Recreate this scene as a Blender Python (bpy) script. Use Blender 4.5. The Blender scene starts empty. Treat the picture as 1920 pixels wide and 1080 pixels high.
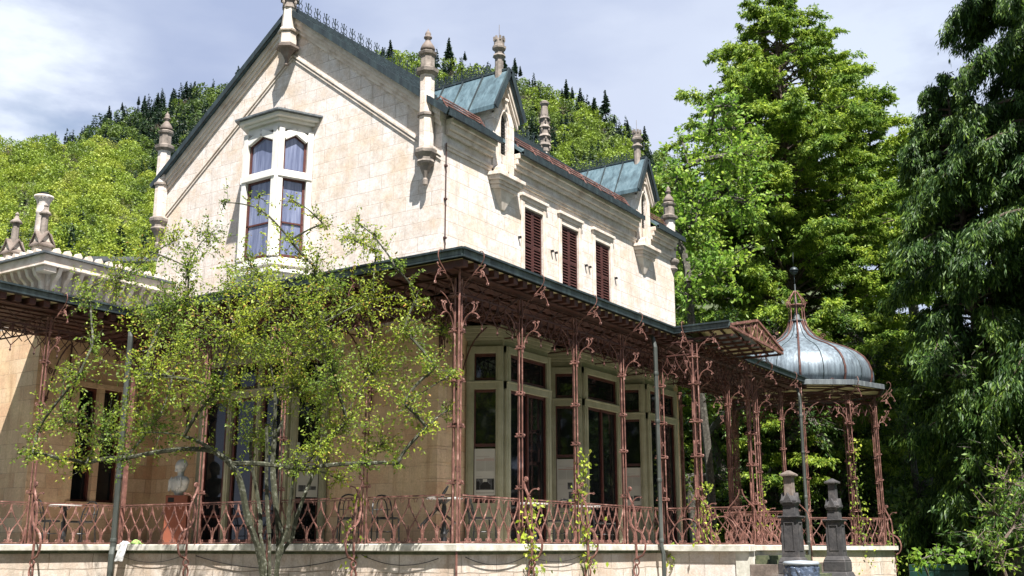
import bpy, math, random
import numpy as np
from mathutils import Vector, Matrix
PI = math.pi
rd = math.radians
scene = bpy.context.scene
COL = scene.collection

# ---------------------------------------------------------------- camera
FPX, CXP, CYP, HYP = 2021., 960., 540., 1027.
TILT = math.atan((HYP - CYP) / FPX)
YAW = rd(33.7)
FW = (math.cos(YAW), math.sin(YAW)); RT = (math.sin(YAW), -math.cos(YAW))
CAM = (-13.6532, -10.1671, 0.0)
cd = bpy.data.cameras.new('camera'); cam = bpy.data.objects.new('camera', cd); COL.objects.link(cam)
cam.location = CAM; cam.rotation_euler = (PI / 2 + TILT, 0, YAW - PI / 2)
cd.sensor_width = 36; cd.lens = FPX / 1920 * 36; cd.clip_end = 3000; cd.clip_start = .05
scene.camera = cam

def ray(px, py):
    r = px - CXP; u = CYP - py
    fw = FPX * math.cos(TILT) - u * math.sin(TILT); up = FPX * math.sin(TILT) + u * math.cos(TILT)
    return (fw * FW[0] + r * RT[0], fw * FW[1] + r * RT[1], up)
def hit(px, py, ax, val):          # where the sight line of a photo point meets the wall plane axis = val
    d = ray(px, py); k = (val - CAM[ax]) / d[ax]
    return [CAM[i] + k * d[i] for i in range(3)]
def dep(px, py, D):
    d = ray(px, py); k = D / (d[0] * FW[0] + d[1] * FW[1])
    return [CAM[i] + k * d[i] for i in range(3)]

# ---------------------------------------------------------------- light
SUN_EL, SUN_H = rd(60), rd(50)           # elevation, heading the light travels (from +x)
sx, sy = -math.cos(SUN_H), -math.sin(SUN_H)
w = bpy.data.worlds.new('World'); scene.world = w; w.use_nodes = True
nt = w.node_tree; N = nt.nodes; L = nt.links; bg = N['Background']
sky = N.new('ShaderNodeTexSky'); sky.sky_type = 'NISHITA'; sky.sun_disc = False
sky.sun_elevation = SUN_EL; sky.sun_rotation = math.atan2(sx, sy) % (2 * PI); sky.air_density = 1.0; sky.dust_density = 1.5
tc = N.new('ShaderNodeTexCoord')
mp = N.new('ShaderNodeMapping'); mp.inputs['Scale'].default_value = (1.2, 1.2, 3.2); mp.inputs['Location'].default_value = (.35, .2, .1)
n1 = N.new('ShaderNodeTexNoise'); n1.inputs['Scale'].default_value = 1.7; n1.inputs['Detail'].default_value = 7; n1.inputs['Roughness'].default_value = .5; n1.inputs['Distortion'].default_value = .3
r1 = N.new('ShaderNodeValToRGB'); r1.color_ramp.elements[0].position = .28; r1.color_ramp.elements[1].position = .40
n2 = N.new('ShaderNodeTexNoise'); n2.inputs['Scale'].default_value = 2.6; n2.inputs['Detail'].default_value = 6; n2.inputs['Roughness'].default_value = .5
r2 = N.new('ShaderNodeValToRGB')
r2.color_ramp.elements[0].position = .38; r2.color_ramp.elements[0].color = (2.95, 3.5, 5.0, 1)
r2.color_ramp.elements[1].position = .68; r2.color_ramp.elements[1].color = (4.5, 5.0, 6.2, 1)
mx = N.new('ShaderNodeMix'); mx.data_type = 'RGBA'
L.new(tc.outputs['Generated'], mp.inputs[0]); L.new(mp.outputs[0], n1.inputs['Vector']); L.new(mp.outputs[0], n2.inputs['Vector'])
L.new(n1.outputs[0], r1.inputs[0]); L.new(n2.outputs[0], r2.inputs[0]); L.new(r1.outputs[0], mx.inputs[0])
# a bright white cloud low on the left, thin brightness on the right
def cloud(px, py, a0, a1):
    v = Vector(ray(px, py)).normalized(); d = N.new('ShaderNodeVectorMath'); d.operation = 'DOT_PRODUCT'; d.inputs[1].default_value = v; L.new(tc.outputs['Generated'], d.inputs[0])
    m = N.new('ShaderNodeMapRange'); m.interpolation_type = 'SMOOTHSTEP'; m.inputs[1].default_value = math.cos(rd(a0)); m.inputs[2].default_value = math.cos(rd(a1)); L.new(d.outputs['Value'], m.inputs[0])
    q = N.new('ShaderNodeMath'); q.operation = 'MULTIPLY'; L.new(m.outputs[0], q.inputs[0])
    n3 = N.new('ShaderNodeTexNoise'); n3.inputs['Scale'].default_value = 7; n3.inputs['Detail'].default_value = 7; n3.inputs['Roughness'].default_value = .55; L.new(mp.outputs[0], n3.inputs['Vector'])
    r3 = N.new('ShaderNodeMapRange'); r3.inputs[1].default_value = .32; r3.inputs[2].default_value = .56; L.new(n3.outputs[0], r3.inputs[0]); L.new(r3.outputs[0], q.inputs[1]); return q.outputs[0]
cl = r2.outputs[0]
for args, colr in (((-40, 190, 9, 2), (6.4, 6.9, 7.8, 1)), ((1640, 330, 13, 3), (5.2, 5.8, 6.9, 1))):
    m2 = N.new('ShaderNodeMix'); m2.data_type = 'RGBA'; L.new(cloud(*args), m2.inputs[0]); L.new(cl, m2.inputs[6]); m2.inputs[7].default_value = colr; cl = m2.outputs[2]
L.new(sky.outputs[0], mx.inputs[6]); L.new(cl, mx.inputs[7]); L.new(mx.outputs[2], bg.inputs[0]); bg.inputs[1].default_value = .05
sl = bpy.data.lights.new('sun', 'SUN'); sl.energy = 5.0; sl.angle = rd(.5); sl.color = (1, .965, .92)
so = bpy.data.objects.new('sun', sl); COL.objects.link(so)
so.rotation_euler = Vector((sx * math.cos(SUN_EL), sy * math.cos(SUN_EL), math.sin(SUN_EL))).to_track_quat('Z', 'Y').to_euler()
scene.view_settings.view_transform = 'Standard'; scene.view_settings.look = 'None'; scene.view_settings.gamma = 1
scene.view_settings.exposure = 1.62
scene.cycles.max_bounces = 8; scene.cycles.transparent_max_bounces = 8
rng = np.random.default_rng(7); random.seed(7)

# ---------------------------------------------------------------- materials
def newmat(name):
    m = bpy.data.materials.new(name); m.use_nodes = True
    return m, m.node_tree.nodes, m.node_tree.links, m.node_tree.nodes['Principled BSDF']
def noise(N, L, vec, scale, detail=5, rough=.55):
    n = N.new('ShaderNodeTexNoise'); n.inputs['Scale'].default_value = scale; n.inputs['Detail'].default_value = detail; n.inputs['Roughness'].default_value = rough
    L.new(vec, n.inputs['Vector']); return n.outputs[0]
def ramp(N, L, fac, *st):
    r = N.new('ShaderNodeValToRGB'); e = r.color_ramp.elements
    while len(e) < len(st): e.new(.5)
    for i, (p, c) in enumerate(st): e[i].position = p; e[i].color = (*c, 1) if len(c) == 3 else c
    L.new(fac, r.inputs[0]); return r.outputs[0]
def mixc(N, L, f, a, b, mode='MIX'):
    m = N.new('ShaderNodeMix'); m.data_type = 'RGBA'; m.blend_type = mode
    for s, i in ((f, 0), (a, 6), (b, 7)):
        if isinstance(s, (int, float)): m.inputs[i].default_value = s
        elif isinstance(s, tuple): m.inputs[i].default_value = (*s, 1)
        else: L.new(s, m.inputs[i])
    return m.outputs[2]
def bump(N, L, bs, h, st, dist=.02):
    b = N.new('ShaderNodeBump'); b.inputs['Strength'].default_value = st; b.inputs['Distance'].default_value = dist
    L.new(h, b.inputs['Height']); L.new(b.outputs[0], bs.inputs['Normal'])
def wallvec(N, L):                 # runs along any upright wall: (x + y, z)
    g = N.new('ShaderNodeNewGeometry'); s = N.new('ShaderNodeSeparateXYZ'); L.new(g.outputs['Position'], s.inputs[0])
    a = N.new('ShaderNodeMath'); L.new(s.outputs[0], a.inputs[0]); L.new(s.outputs[1], a.inputs[1])
    c = N.new('ShaderNodeCombineXYZ'); L.new(a.outputs[0], c.inputs[0]); L.new(s.outputs[2], c.inputs[1])
    return c.outputs[0], g.outputs['Position'], s.outputs[2]
def ashlar(name, c1, c2, mortar, bw, bh, blot, msize=.007, stain=(.3, .26, .2), bst=.35, wob=.0):
    m, N, L, b = newmat(name); v, P, z = wallvec(N, L)
    if wob:
        n = N.new('ShaderNodeTexNoise'); n.inputs['Scale'].default_value = 1.6; L.new(P, n.inputs['Vector'])
        vm = N.new('ShaderNodeVectorMath'); vm.operation = 'SCALE'; vm.inputs[3].default_value = wob; L.new(n.outputs[1], vm.inputs[0])
        va = N.new('ShaderNodeVectorMath'); L.new(v, va.inputs[0]); L.new(vm.outputs[0], va.inputs[1]); v = va.outputs[0]
    br = N.new('ShaderNodeTexBrick'); L.new(v, br.inputs['Vector']); br.inputs['Scale'].default_value = 1
    br.inputs['Brick Width'].default_value = bw; br.inputs['Row Height'].default_value = bh; br.inputs['Mortar Size'].default_value = msize
    br.inputs['Mortar Smooth'].default_value = .3; br.inputs['Color1'].default_value = (*c1, 1); br.inputs['Color2'].default_value = (*c2, 1); br.inputs['Mortar'].default_value = (*mortar, 1)
    f = ramp(N, L, noise(N, L, P, 1.3, 8, .65), (.47, (0, 0, 0)), (.66, (1, 1, 1)))
    c = mixc(N, L, f, br.outputs[0], blot)
    f2 = ramp(N, L, noise(N, L, P, 5.5, 7, .72), (.42, (0, 0, 0)), (.72, (.75, .75, .75)))
    c = mixc(N, L, f2, c, tuple(x * .72 for x in blot))
    # streaks of dirt that run down the face
    mpn = N.new('ShaderNodeMapping'); mpn.inputs['Scale'].default_value = (5, 5, .45); L.new(P, mpn.inputs[0])
    f3 = ramp(N, L, noise(N, L, mpn.outputs[0], 1.1, 5, .6), (.54, (0, 0, 0)), (.78, (.8, .8, .8)))
    c = mixc(N, L, f3, c, stain)
    f4 = ramp(N, L, noise(N, L, P, 30, 3, .6), (.3, (.82, .82, .82)), (.7, (1.08, 1.08, 1.08)))
    c = mixc(N, L, 1.0, c, f4, 'MULTIPLY')
    L.new(c, b.inputs['Base Color']); b.inputs['Roughness'].default_value = .8
    ad = N.new('ShaderNodeMath'); ad.operation = 'SUBTRACT'; mu = N.new('ShaderNodeMath'); mu.operation = 'MULTIPLY'; mu.inputs[1].default_value = .4
    L.new(noise(N, L, P, 14, 6, .7), mu.inputs[0]); L.new(mu.outputs[0], ad.inputs[0]); L.new(br.outputs[1], ad.inputs[1])
    bump(N, L, b, ad.outputs[0], bst, .02)
    return m
def plain(name, c1, c2, sc=6, rough=.7, metal=0., bst=.2, c3=None, spec=None):
    m, N, L, b = newmat(name); g = N.new('ShaderNodeNewGeometry'); P = g.outputs['Position']
    st = [(.35, c1), (.65, c2)] if c3 is None else [(.3, c1), (.55, c2), (.75, c3)]
    L.new(ramp(N, L, noise(N, L, P, sc, 7, .65), *st), b.inputs['Base Color'])
    b.inputs['Roughness'].default_value = rough; b.inputs['Metallic'].default_value = metal
    if bst: bump(N, L, b, noise(N, L, P, sc * 4, 4), bst, .01)
    return m
def streak(name, c1, c2, c3, rough=.5, metal=0., sc=(6, 6, .7)):
    m, N, L, b = newmat(name); g = N.new('ShaderNodeNewGeometry'); P = g.outputs['Position']
    mpn = N.new('ShaderNodeMapping'); mpn.inputs['Scale'].default_value = sc; L.new(P, mpn.inputs[0])
    a = ramp(N, L, noise(N, L, mpn.outputs[0], 1.2, 7, .7), (.35, c1), (.52, c2), (.72, c3))
    a = mixc(N, L, ramp(N, L, noise(N, L, P, 2.2, 5), (.45, (0, 0, 0)), (.7, (.6, .6, .6))), a, c1)
    L.new(a, b.inputs['Base Color']); b.inputs['Roughness'].default_value = rough; b.inputs['Metallic'].default_value = metal
    bump(N, L, b, noise(N, L, P, 9, 3), .12, .02)
    return m
def leafmat(name, stops, trans=.35, tint=False, rough=.55, hs=.0, sat=None):
    m, N, L, b = newmat(name)
    if tint:
        a = N.new('ShaderNodeAttribute'); a.attribute_name = 'tint'; f = a.outputs['Fac']
        g = N.new('ShaderNodeNewGeometry')
        c = ramp(N, L, f, *stops)
        v = ramp(N, L, g.outputs['Random Per Island'], (0, (.78, .78, .78)), (1, (1.22, 1.22, 1.2)))
        c = mixc(N, L, 1.0, c, v, 'MULTIPLY')
    else:
        g = N.new('ShaderNodeNewGeometry'); c = ramp(N, L, g.outputs['Random Per Island'], *stops)
        big = ramp(N, L, noise(N, L, g.outputs['Position'], .9, 4), (.38, (.62, .72, .8)), (.62, (1.4, 1.25, 1.05)))
        c = mixc(N, L, 1.0, c, big, 'MULTIPLY')
    L.new(c, b.inputs['Base Color']); b.inputs['Roughness'].default_value = rough; b.inputs['Specular IOR Level'].default_value = .35
    t = N.new('ShaderNodeBsdfTranslucent'); L.new(c, t.inputs[0]); ms = N.new('ShaderNodeMixShader'); ms.inputs[0].default_value = trans
    L.new(b.outputs[0], ms.inputs[1]); L.new(t.outputs[0], ms.inputs[2]); L.new(ms.outputs[0], N['Material Output'].inputs[0])
    return m
M = {}
M['marble'] = ashlar('marble', (.83, .77, .725), (.71, .635, .58), (.46, .38, .32), .66, .30, (.70, .56, .43), stain=(.45, .39, .33), msize=.006, bst=.6)
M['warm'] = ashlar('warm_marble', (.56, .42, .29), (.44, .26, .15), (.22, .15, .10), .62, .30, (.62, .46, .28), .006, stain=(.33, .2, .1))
M['base'] = ashlar('base_marble', (.74, .66, .57), (.66, .56, .47), (.33, .27, .21), .95, .34, (.58, .45, .34), .01, stain=(.36, .32, .25), bst=.8, wob=.09)
M['trim'] = plain('trim_marble', (.46, .36, .28), (.72, .63, .54), 3.2, .75, 0, .35, (.75, .68, .6))
M['grime'] = plain('weathered_stone', (.10, .085, .07), (.30, .25, .21), 4, .85, 0, .5, (.5, .43, .37))
M['white'] = plain('white_marble', (.66, .63, .56), (.78, .755, .70), 3, .6, 0, .15)
M['cream'] = plain('greenish_cream_paint', (.33, .32, .20), (.47, .45, .31), 2.5, .7, 0, .15)
M['copper'] = streak('green_copper', (.055, .092, .108), (.115, .185, .215), (.21, .295, .325), .5, .1)
M['coppdark'] = streak('dark_copper', (.018, .027, .03), (.035, .053, .057), (.07, .11, .11), .5, .2)
M['zinc'] = streak('grey_zinc', (.09, .10, .11), (.16, .18, .19), (.30, .33, .33), .55, .2)
M['dome'] = streak('dome_zinc', (.09, .11, .13), (.19, .24, .28), (.38, .45, .50), .5, .25, (9, 9, .5))
M['fascia'] = streak('weathered_fascia', (.05, .065, .065), (.11, .15, .145), (.24, .30, .28), .6, .05)
M['pipe'] = streak('pipe_paint', (.03, .035, .03), (.06, .07, .06), (.13, .14, .125), .6)
M['iron'] = plain('weathered_red_iron', (.045, .016, .011), (.175, .075, .056), 7, .65, 0, .4, (.43, .255, .21))
M['rust'] = plain('rusty_brown_iron', (.035, .011, .008), (.085, .024, .015), 8, .7, 0, .2, (.15, .05, .028))
M['black'] = plain('black_iron', (.012, .012, .014), (.03, .03, .03), 10, .4, .3, .1)
M['shutter'] = plain('brown_shutter_paint', (.055, .014, .010), (.095, .027, .02), 9, .55, 0, .1)
M['framewood'] = plain('dark_red_wood', (.06, .012, .008), (.12, .028, .018), 9, .5, 0, .1)
M['soffit'] = plain('cream_panel', (.62, .52, .27), (.78, .68, .4), 2.5, .7, 0, .1)
M['coping'] = plain('coping_stone', (.40, .385, .31), (.74, .71, .63), 4, .7, 0, .25)
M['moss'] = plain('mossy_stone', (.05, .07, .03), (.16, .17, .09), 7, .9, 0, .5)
M['dark'] = plain('dark_stone', (.022, .021, .023), (.06, .055, .055), 5, .75, 0, .5, (.15, .13, .12))
M['brownstone'] = plain('brown_stone', (.09, .07, .055), (.22, .17, .14), 5, .8, 0, .5, (.3, .26, .22))
M['bark'] = plain('bark', (.035, .03, .022), (.10, .09, .07), 14, .9, 0, .8, (.30, .29, .24))
M['barkred'] = plain('bark_brown', (.05, .035, .025), (.13, .09, .065), 10, .9, 0, .8, (.3, .25, .21))
M['lichen'] = plain('lichen_bark', (.022, .025, .012), (.055, .058, .028), 16, .9, 0, .8, (.40, .40, .34))
M['orange'] = plain('orange_paint', (.20, .05, .02), (.27, .07, .03), 3, .6, 0, .05)
M['paper'] = plain('poster_paper', (.56, .54, .47), (.62, .60, .53), 2, .8, 0, 0)
M['ink'] = plain('grey_print', (.36, .35, .31), (.42, .41, .37), 60, .8, 0, 0)
M['redink'] = plain('red_print', (.40, .08, .06), (.45, .1, .08), 30, .8, 0, 0)
M['photo'] = plain('printed_picture', (.02, .02, .02), (.10, .10, .10), 14, .8, 0, 0, (.35, .37, .38))
M['plaster'] = plain('white_plaster', (.6, .6, .57), (.74, .74, .7), 5, .7, 0, .1)
M['bingrey'] = plain('grey_plastic', (.30, .34, .37), (.42, .46, .5), 4, .4, 0, .05)
M['bag'] = plain('bin_bag', (.02, .03, .05), (.10, .13, .19), 9, .15, 0, .8, (.45, .5, .58))
M['green'] = plain('dark_green_paint', (.004, .03, .022), (.01, .05, .04), 3, .4, 0, .05)
M['lime'] = plain('lime_cloth', (.32, .52, .12), (.45, .66, .22), 9, .8, 0, .4)
M['linen'] = plain('white_cloth', (.7, .7, .68), (.8, .8, .78), 9, .8, 0, .4)
M['gravel'] = plain('gravel_path', (.12, .11, .085), (.24, .215, .175), 30, .9, 0, .6)
M['grass'] = plain('lawn', (.03, .06, .012), (.07, .13, .03), 3, .9, 0, .6)
M['rock'] = plain('hill_soil', (.03, .045, .015), (.07, .09, .03), .05, .9, 0, .4, (.10, .10, .05))
def glassmat(name, c, rough=.04, spec=.5):
    m, N, L, b = newmat(name); g = N.new('ShaderNodeNewGeometry')
    L.new(ramp(N, L, noise(N, L, g.outputs['Position'], 1.6, 4), (.35, tuple(x * .6 for x in c)), (.7, c)), b.inputs['Base Color'])
    b.inputs['Roughness'].default_value = rough; b.inputs['Specular IOR Level'].default_value = spec
    bump(N, L, b, noise(N, L, g.outputs['Position'], 1.3, 2), .05, .05)
    return m
M['glass'] = glassmat('dark_window_glass', (.012, .014, .016))
m, N_, L_, b_ = newmat('curtain_and_sky_glass'); g_ = N_.new('ShaderNodeNewGeometry'); k_ = N_.new('ShaderNodeMapping'); k_.inputs['Scale'].default_value = (9, 9, .8); L_.new(g_.outputs['Position'], k_.inputs[0])
L_.new(ramp(N_, L_, noise(N_, L_, k_.outputs[0], 1.5, 3), (.35, (.11, .13, .22)), (.6, (.22, .25, .38)), (.78, (.34, .37, .48))), b_.inputs['Base Color']); b_.inputs['Roughness'].default_value = .12; b_.inputs['Specular IOR Level'].default_value = .9; M['curtain'] = m  # curtain folds and bluish sky reflection painted into the pane colour
M['interior'] = plain('dark_interior', (.008, .008, .008), (.015, .014, .013), 2, .9, 0, 0)
M['shrubleaf'] = leafmat('young_leaf', [(0, (.11, .17, .018)), (.5, (.22, .31, .032)), (.9, (.34, .43, .06)), (.985, (.34, .20, .06))], .5)
M['cypress'] = leafmat('cypress_spray', [(0, (.08, .16, .02)), (.5, (.20, .32, .035)), (1, (.36, .47, .07))], .45)
M['weeping'] = leafmat('weeping_spray', [(0, (.018, .05, .010)), (.5, (.05, .11, .018)), (.85, (.11, .20, .03)), (1, (.18, .28, .04))], .35)
M['lightleaf'] = leafmat('spring_leaf', [(0, (.14, .28, .03)), (.6, (.24, .40, .05)), (1, (.36, .50, .09))], .5)
M['darkleaf'] = leafmat('evergreen_leaf', [(0, (.02, .05, .01)), (.6, (.05, .11, .018)), (1, (.13, .21, .035))], .3)
M['vine'] = leafmat('vine_leaf', [(0, (.18, .28, .03)), (.6, (.30, .40, .05)), (1, (.44, .50, .10))], .5)
M['hill_leaf'] = leafmat('woodland_leaf', [(0, (.012, .028, .020)), (.2, (.022, .045, .022)), (.26, (.05, .09, .02)), (.34, (.09, .14, .025)), (.6, (.20, .28, .03)), (.85, (.30, .35, .045)), (.93, (.15, .12, .08)), (1, (.17, .13, .1))], .35, True)

for m_ in M.values():      # overall albedo level
    t_ = m_.node_tree; nm_ = m_.name; ALB = .86 if nm_ in ('cypress_spray', 'spring_leaf', 'weeping_spray') else .95 if 'lea' in nm_ else .78 if nm_ in ('marble', 'base_marble', 'trim_marble', 'white_marble', 'coping_stone') else 1.05 if nm_ == 'warm_marble' else .9 if nm_ == 'weathered_red_iron' else .66
    for lk in list(t_.links):
        if lk.to_socket.name in ('Base Color',) or (lk.to_node.type == 'BSDF_TRANSLUCENT' and lk.to_socket.name == 'Color'):
            k_ = t_.nodes.new('ShaderNodeMix'); k_.data_type = 'RGBA'; k_.blend_type = 'MULTIPLY'; k_.inputs[0].default_value = 1; k_.inputs[7].default_value = (ALB, ALB, ALB, 1)
            s_, d_ = lk.from_socket, lk.to_socket; t_.links.remove(lk); t_.links.new(s_, k_.inputs[6]); t_.links.new(k_.outputs[2], d_)

# ---------------------------------------------------------------- helpers
def tag(o, label=None, cat=None, group=None, kind=None):
    if label: o['label'] = label
    if cat: o['category'] = cat
    if group: o['group'] = group
    if kind: o['kind'] = kind
    return o
def empty(name, loc, label, cat, group=None, rz=0):
    o = bpy.data.objects.new(name, None); COL.objects.link(o); o.location = loc; o.rotation_euler = (0, 0, rz); o.empty_display_size = .2
    return tag(o, label, cat, group)
def link_mesh(name, me, parent=None, loc=(0, 0, 0), rz=0):
    o = bpy.data.objects.new(name, me); COL.objects.link(o); o.location = loc; o.rotation_euler = (0, 0, rz)
    if parent: o.parent = parent
    return o
def kids(o): return [c for c in bpy.data.objects if c.parent == o]
def copy_tree(o, parent=None, loc=None, rz=None):
    c = o.copy(); COL.objects.link(c); c.parent = parent
    if loc is not None: c.location = loc
    if rz is not None: c.rotation_euler = (0, 0, rz)
    for k in kids(o): copy_tree(k, c)
    return c
class MB:
    def __init__(s): s.v = []; s.f = []; s.m = []; s.sm = []; s.cur = 0; s.smooth = False
    def add(s, vs, fs):
        n = len(s.v); s.v += [tuple(map(float, p)) for p in vs]; s.f += [tuple(i + n for i in f) for f in fs]
        s.m += [s.cur] * len(fs); s.sm += [s.smooth] * len(fs); return s
    def box(s, x0, x1, y0, y1, z0, z1):
        return s.add([(x0, y0, z0), (x1, y0, z0), (x1, y1, z0), (x0, y1, z0), (x0, y0, z1), (x1, y0, z1), (x1, y1, z1), (x0, y1, z1)],
                     [(0, 3, 2, 1), (4, 5, 6, 7), (0, 1, 5, 4), (1, 2, 6, 5), (2, 3, 7, 6), (3, 0, 4, 7)])
    def prism(s, poly, ax, a0, a1):
        n = len(poly)
        def P(p, a): return (a, p[0], p[1]) if ax == 'x' else (p[0], a, p[1]) if ax == 'y' else (p[0], p[1], a)
        vs = [P(p, a0) for p in poly] + [P(p, a1) for p in poly]
        return s.add(vs, [tuple(range(n))[::-1], tuple(range(n, 2 * n))] + [(i, (i + 1) % n, (i + 1) % n + n, i + n) for i in range(n)])
    def beam(s, p, q, w, h, up=(0, 0, 1)):
        p = Vector(p); q = Vector(q); d = (q - p).normalized(); u = Vector(up)
        if abs(d.dot(u)) > .98: u = Vector((1, 0, 0))
        a = d.cross(u).normalized() * w / 2; b = a.cross(d).normalized() * h / 2
        vs = [t + i * a + j * b for t in (p, q) for i, j in ((-1, -1), (1, -1), (1, 1), (-1, 1))]
        return s.add(vs, [(0, 1, 2, 3), (7, 6, 5, 4), (0, 4, 5, 1), (1, 5, 6, 2), (2, 6, 7, 3), (3, 7, 4, 0)])
    def tube(s, pts, r, n=5, r1=None):
        P = [Vector(p) for p in pts]; k = len(P)
        if k < 2: return s
        rs = [r + ((r1 if r1 is not None else r) - r) * i / (k - 1) for i in range(k)] if not isinstance(r, (list, tuple)) else r
        rs = [float(x) for x in rs]; vs = []; a = None
        for i in range(k):
            d = (P[min(i + 1, k - 1)] - P[max(i - 1, 0)])
            d = d.normalized() if d.length > 1e-9 else Vector((0, 0, 1))
            if a is None: a = d.orthogonal().normalized()
            else:
                a = a - d * a.dot(d); a = a.normalized() if a.length > 1e-6 else d.orthogonal().normalized()
            b = d.cross(a)
            vs += [P[i] + rs[i] * (math.cos(2 * PI * j / n) * a + math.sin(2 * PI * j / n) * b) for j in range(n)]
        fs = [(i * n + j, i * n + (j + 1) % n, (i + 1) * n + (j + 1) % n, (i + 1) * n + j) for i in range(k - 1) for j in range(n)]
        fs += [tuple(range(n))[::-1], tuple((k - 1) * n + j for j in range(n))]
        return s.add(vs, fs)
    def lathe(s, cx, cy, prof, n=8, rot=0.):
        vs = [(cx + r * math.cos(rot + 2 * PI * j / n), cy + r * math.sin(rot + 2 * PI * j / n), z) for r, z in prof for j in range(n)]
        k = len(prof)
        fs = [(i * n + j, i * n + (j + 1) % n, (i + 1) * n + (j + 1) % n, (i + 1) * n + j) for i in range(k - 1) for j in range(n)]
        fs += [tuple(range(n))[::-1], tuple((k - 1) * n + j for j in range(n))]
        return s.add(vs, fs)
    def quad(s, a, b, c, d): return s.add([a, b, c, d], [(0, 1, 2, 3)])
    def xf(s, fn): s.v = [tuple(fn(Vector(p))) for p in s.v]; return s
    def mesh(s, name, mats):
        me = bpy.data.meshes.new(name); me.from_pydata(s.v, [], s.f)
        for m in (mats if isinstance(mats, (list, tuple)) else [mats]): me.materials.append(M[m] if isinstance(m, str) else m)
        me.polygons.foreach_set('material_index', s.m); me.polygons.foreach_set('use_smooth', s.sm); me.update(); return me
    def build(s, name, mats, parent=None, bev=0):
        o = link_mesh(name, s.mesh(name, mats), parent)
        if parent is not None:
            mw = Matrix.LocRotScale(parent.location, parent.rotation_euler, None)
            pp = parent.parent
            while pp: mw = Matrix.LocRotScale(pp.location, pp.rotation_euler, None) @ mw; pp = pp.parent
            o.data.transform(mw.inverted())
        if bev:
            b = o.modifiers.new('bevel', 'BEVEL'); b.width = bev; b.segments = 1; b.limit_method = 'ANGLE'; b.angle_limit = rd(50)
        return o
def quads_mesh(name, V, mat, tint=None, F=None):
    """V (n,4,3) array of separate quads -> one mesh"""
    n = len(V); me = bpy.data.meshes.new(name)
    me.vertices.add(n * 4); me.vertices.foreach_set('co', np.ascontiguousarray(V, dtype=np.float32).ravel())
    me.loops.add(n * 4); me.loops.foreach_set('vertex_index', np.arange(n * 4, dtype=np.int32))
    me.polygons.add(n); me.polygons.foreach_set('loop_start', np.arange(0, n * 4, 4, dtype=np.int32))
    if tint is not None:
        a = me.attributes.new('tint', 'FLOAT', 'FACE'); a.data.foreach_set('value', np.asarray(tint, dtype=np.float32))
    me.update(calc_edges=True); me.materials.append(M[mat]); return me
def unit(a): return a / (np.linalg.norm(a, axis=-1, keepdims=True) + 1e-9)
def leaves(c, d, Lg, W, droop=0.):
    """diamond leaves at base points c pointing along d"""
    c = np.asarray(c, float); d = unit(np.asarray(d, float)); n = len(c)
    rnd = rng.normal(size=(n, 3)); s = unit(np.cross(d, rnd)); nn = np.cross(d, s)
    Lg = np.broadcast_to(Lg, (n,))[:, None]; W = np.broadcast_to(W, (n,))[:, None]
    tip = c + d * Lg; tip[:, 2] -= droop * Lg[:, 0]
    mid = c + d * Lg * .45 + nn * W * .12
    return np.stack([c, mid + s * W / 2, tip, mid - s * W / 2], 1)
def spiral(cx, cz, r0, r1, a0, turns, n=14):
    return [(cx + (r0 + (r1 - r0) * i / n) * math.cos(a0 + turns * 2 * PI * i / n), cz + (r0 + (r1 - r0) * i / n) * math.sin(a0 + turns * 2 * PI * i / n)) for i in range(n + 1)]
def bez(p0, p1, p2, p3, n=8):
    out = []
    for i in range(n + 1):
        t = i / n; u = 1 - t
        out.append(tuple(u**3 * a + 3 * u * u * t * b + 3 * u * t * t * c + t**3 * d for a, b, c, d in zip(p0, p1, p2, p3)))
    return out
# ================================================================ the ground
GZ = -1.3
b = MB(); n = 60
xs = [-60 + 120 * i / 40 for i in range(41)]
b.quad((-400, -400, GZ), (900, -400, GZ), (900, 900, GZ), (-400, 900, GZ))
tag(b.build('ground', 'grass'), kind='structure')
b = MB(); b.add([(-14, -6, GZ + .004), (-6, -14, GZ + .004), (9, -6.5, GZ + .004), (7, -.4, GZ + .004), (-.4, -.4, GZ + .004), (-.4, 7.7, GZ + .004), (-12, 7.7, GZ + .004)], [(0, 1, 2, 3, 4, 5, 6)])
tag(b.build('gravel_path', 'gravel'), kind='structure')

# ================================================================ terrace
XA, YB, YC = 2.45, 2.25, 10.85           # gable wall plane, side wall plane, far end of the gable wall
YM = 6.58; RZ = 12.0; SL = .767; XE = 13.1
WY = 10.42                                # wall of the side wing
terr = empty('terrace_base', (0, 0, GZ), 'pale stone base wall of the terrace with a smooth white coping along its top', 'terrace wall')
b = MB()
out = [(-.1, -.1), (7.2, -.1), (7.2, -1.9), (7.5, -1.9), (7.5, -1.6), (10.3, -1.6), (10.3, -.1), (15.6, -.1)]
b.prism([(-.1, -.1), (16.2, -.1), (16.2, 3.2), (2.6, 3.2), (2.6, 10.5), (-.1, 10.5)], 'z', GZ, -.05)
b.prism([(-.1, 8.1), (-.1, 10.5), (-9, 10.5), (-9, 8.1)], 'z', GZ, -.052)
b.build('retaining_wall', 'base', terr)
b = MB(); b.prism([(7.2, -.098), (7.2, -1.85), (10.5, -1.85), (10.5, -.098)], 'z', GZ, -.053)
b.cur = 1; b.box(7.17, 7.47, -1.9, -1.62, GZ, -.054); b.box(10.25, 10.53, -1.9, -1.62, GZ, -.054)
b.build('porch_wall', ['marble', 'coping'], terr)
b = MB(); c0, c1 = -.055, .06
b.prism([(-.2, -.2), (7.1, -.2), (7.1, .12), (.12, .12), (.12, 8.32), (-9, 8.32), (-9, 8.0), (-.2, 8.0)], 'z', c0, c1)
b.prism([(7.1, -.2), (7.1, -1.95), (7.42, -1.95), (7.42, .12), (7.1, .12)], 'z', c0 - .02, c1)
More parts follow.
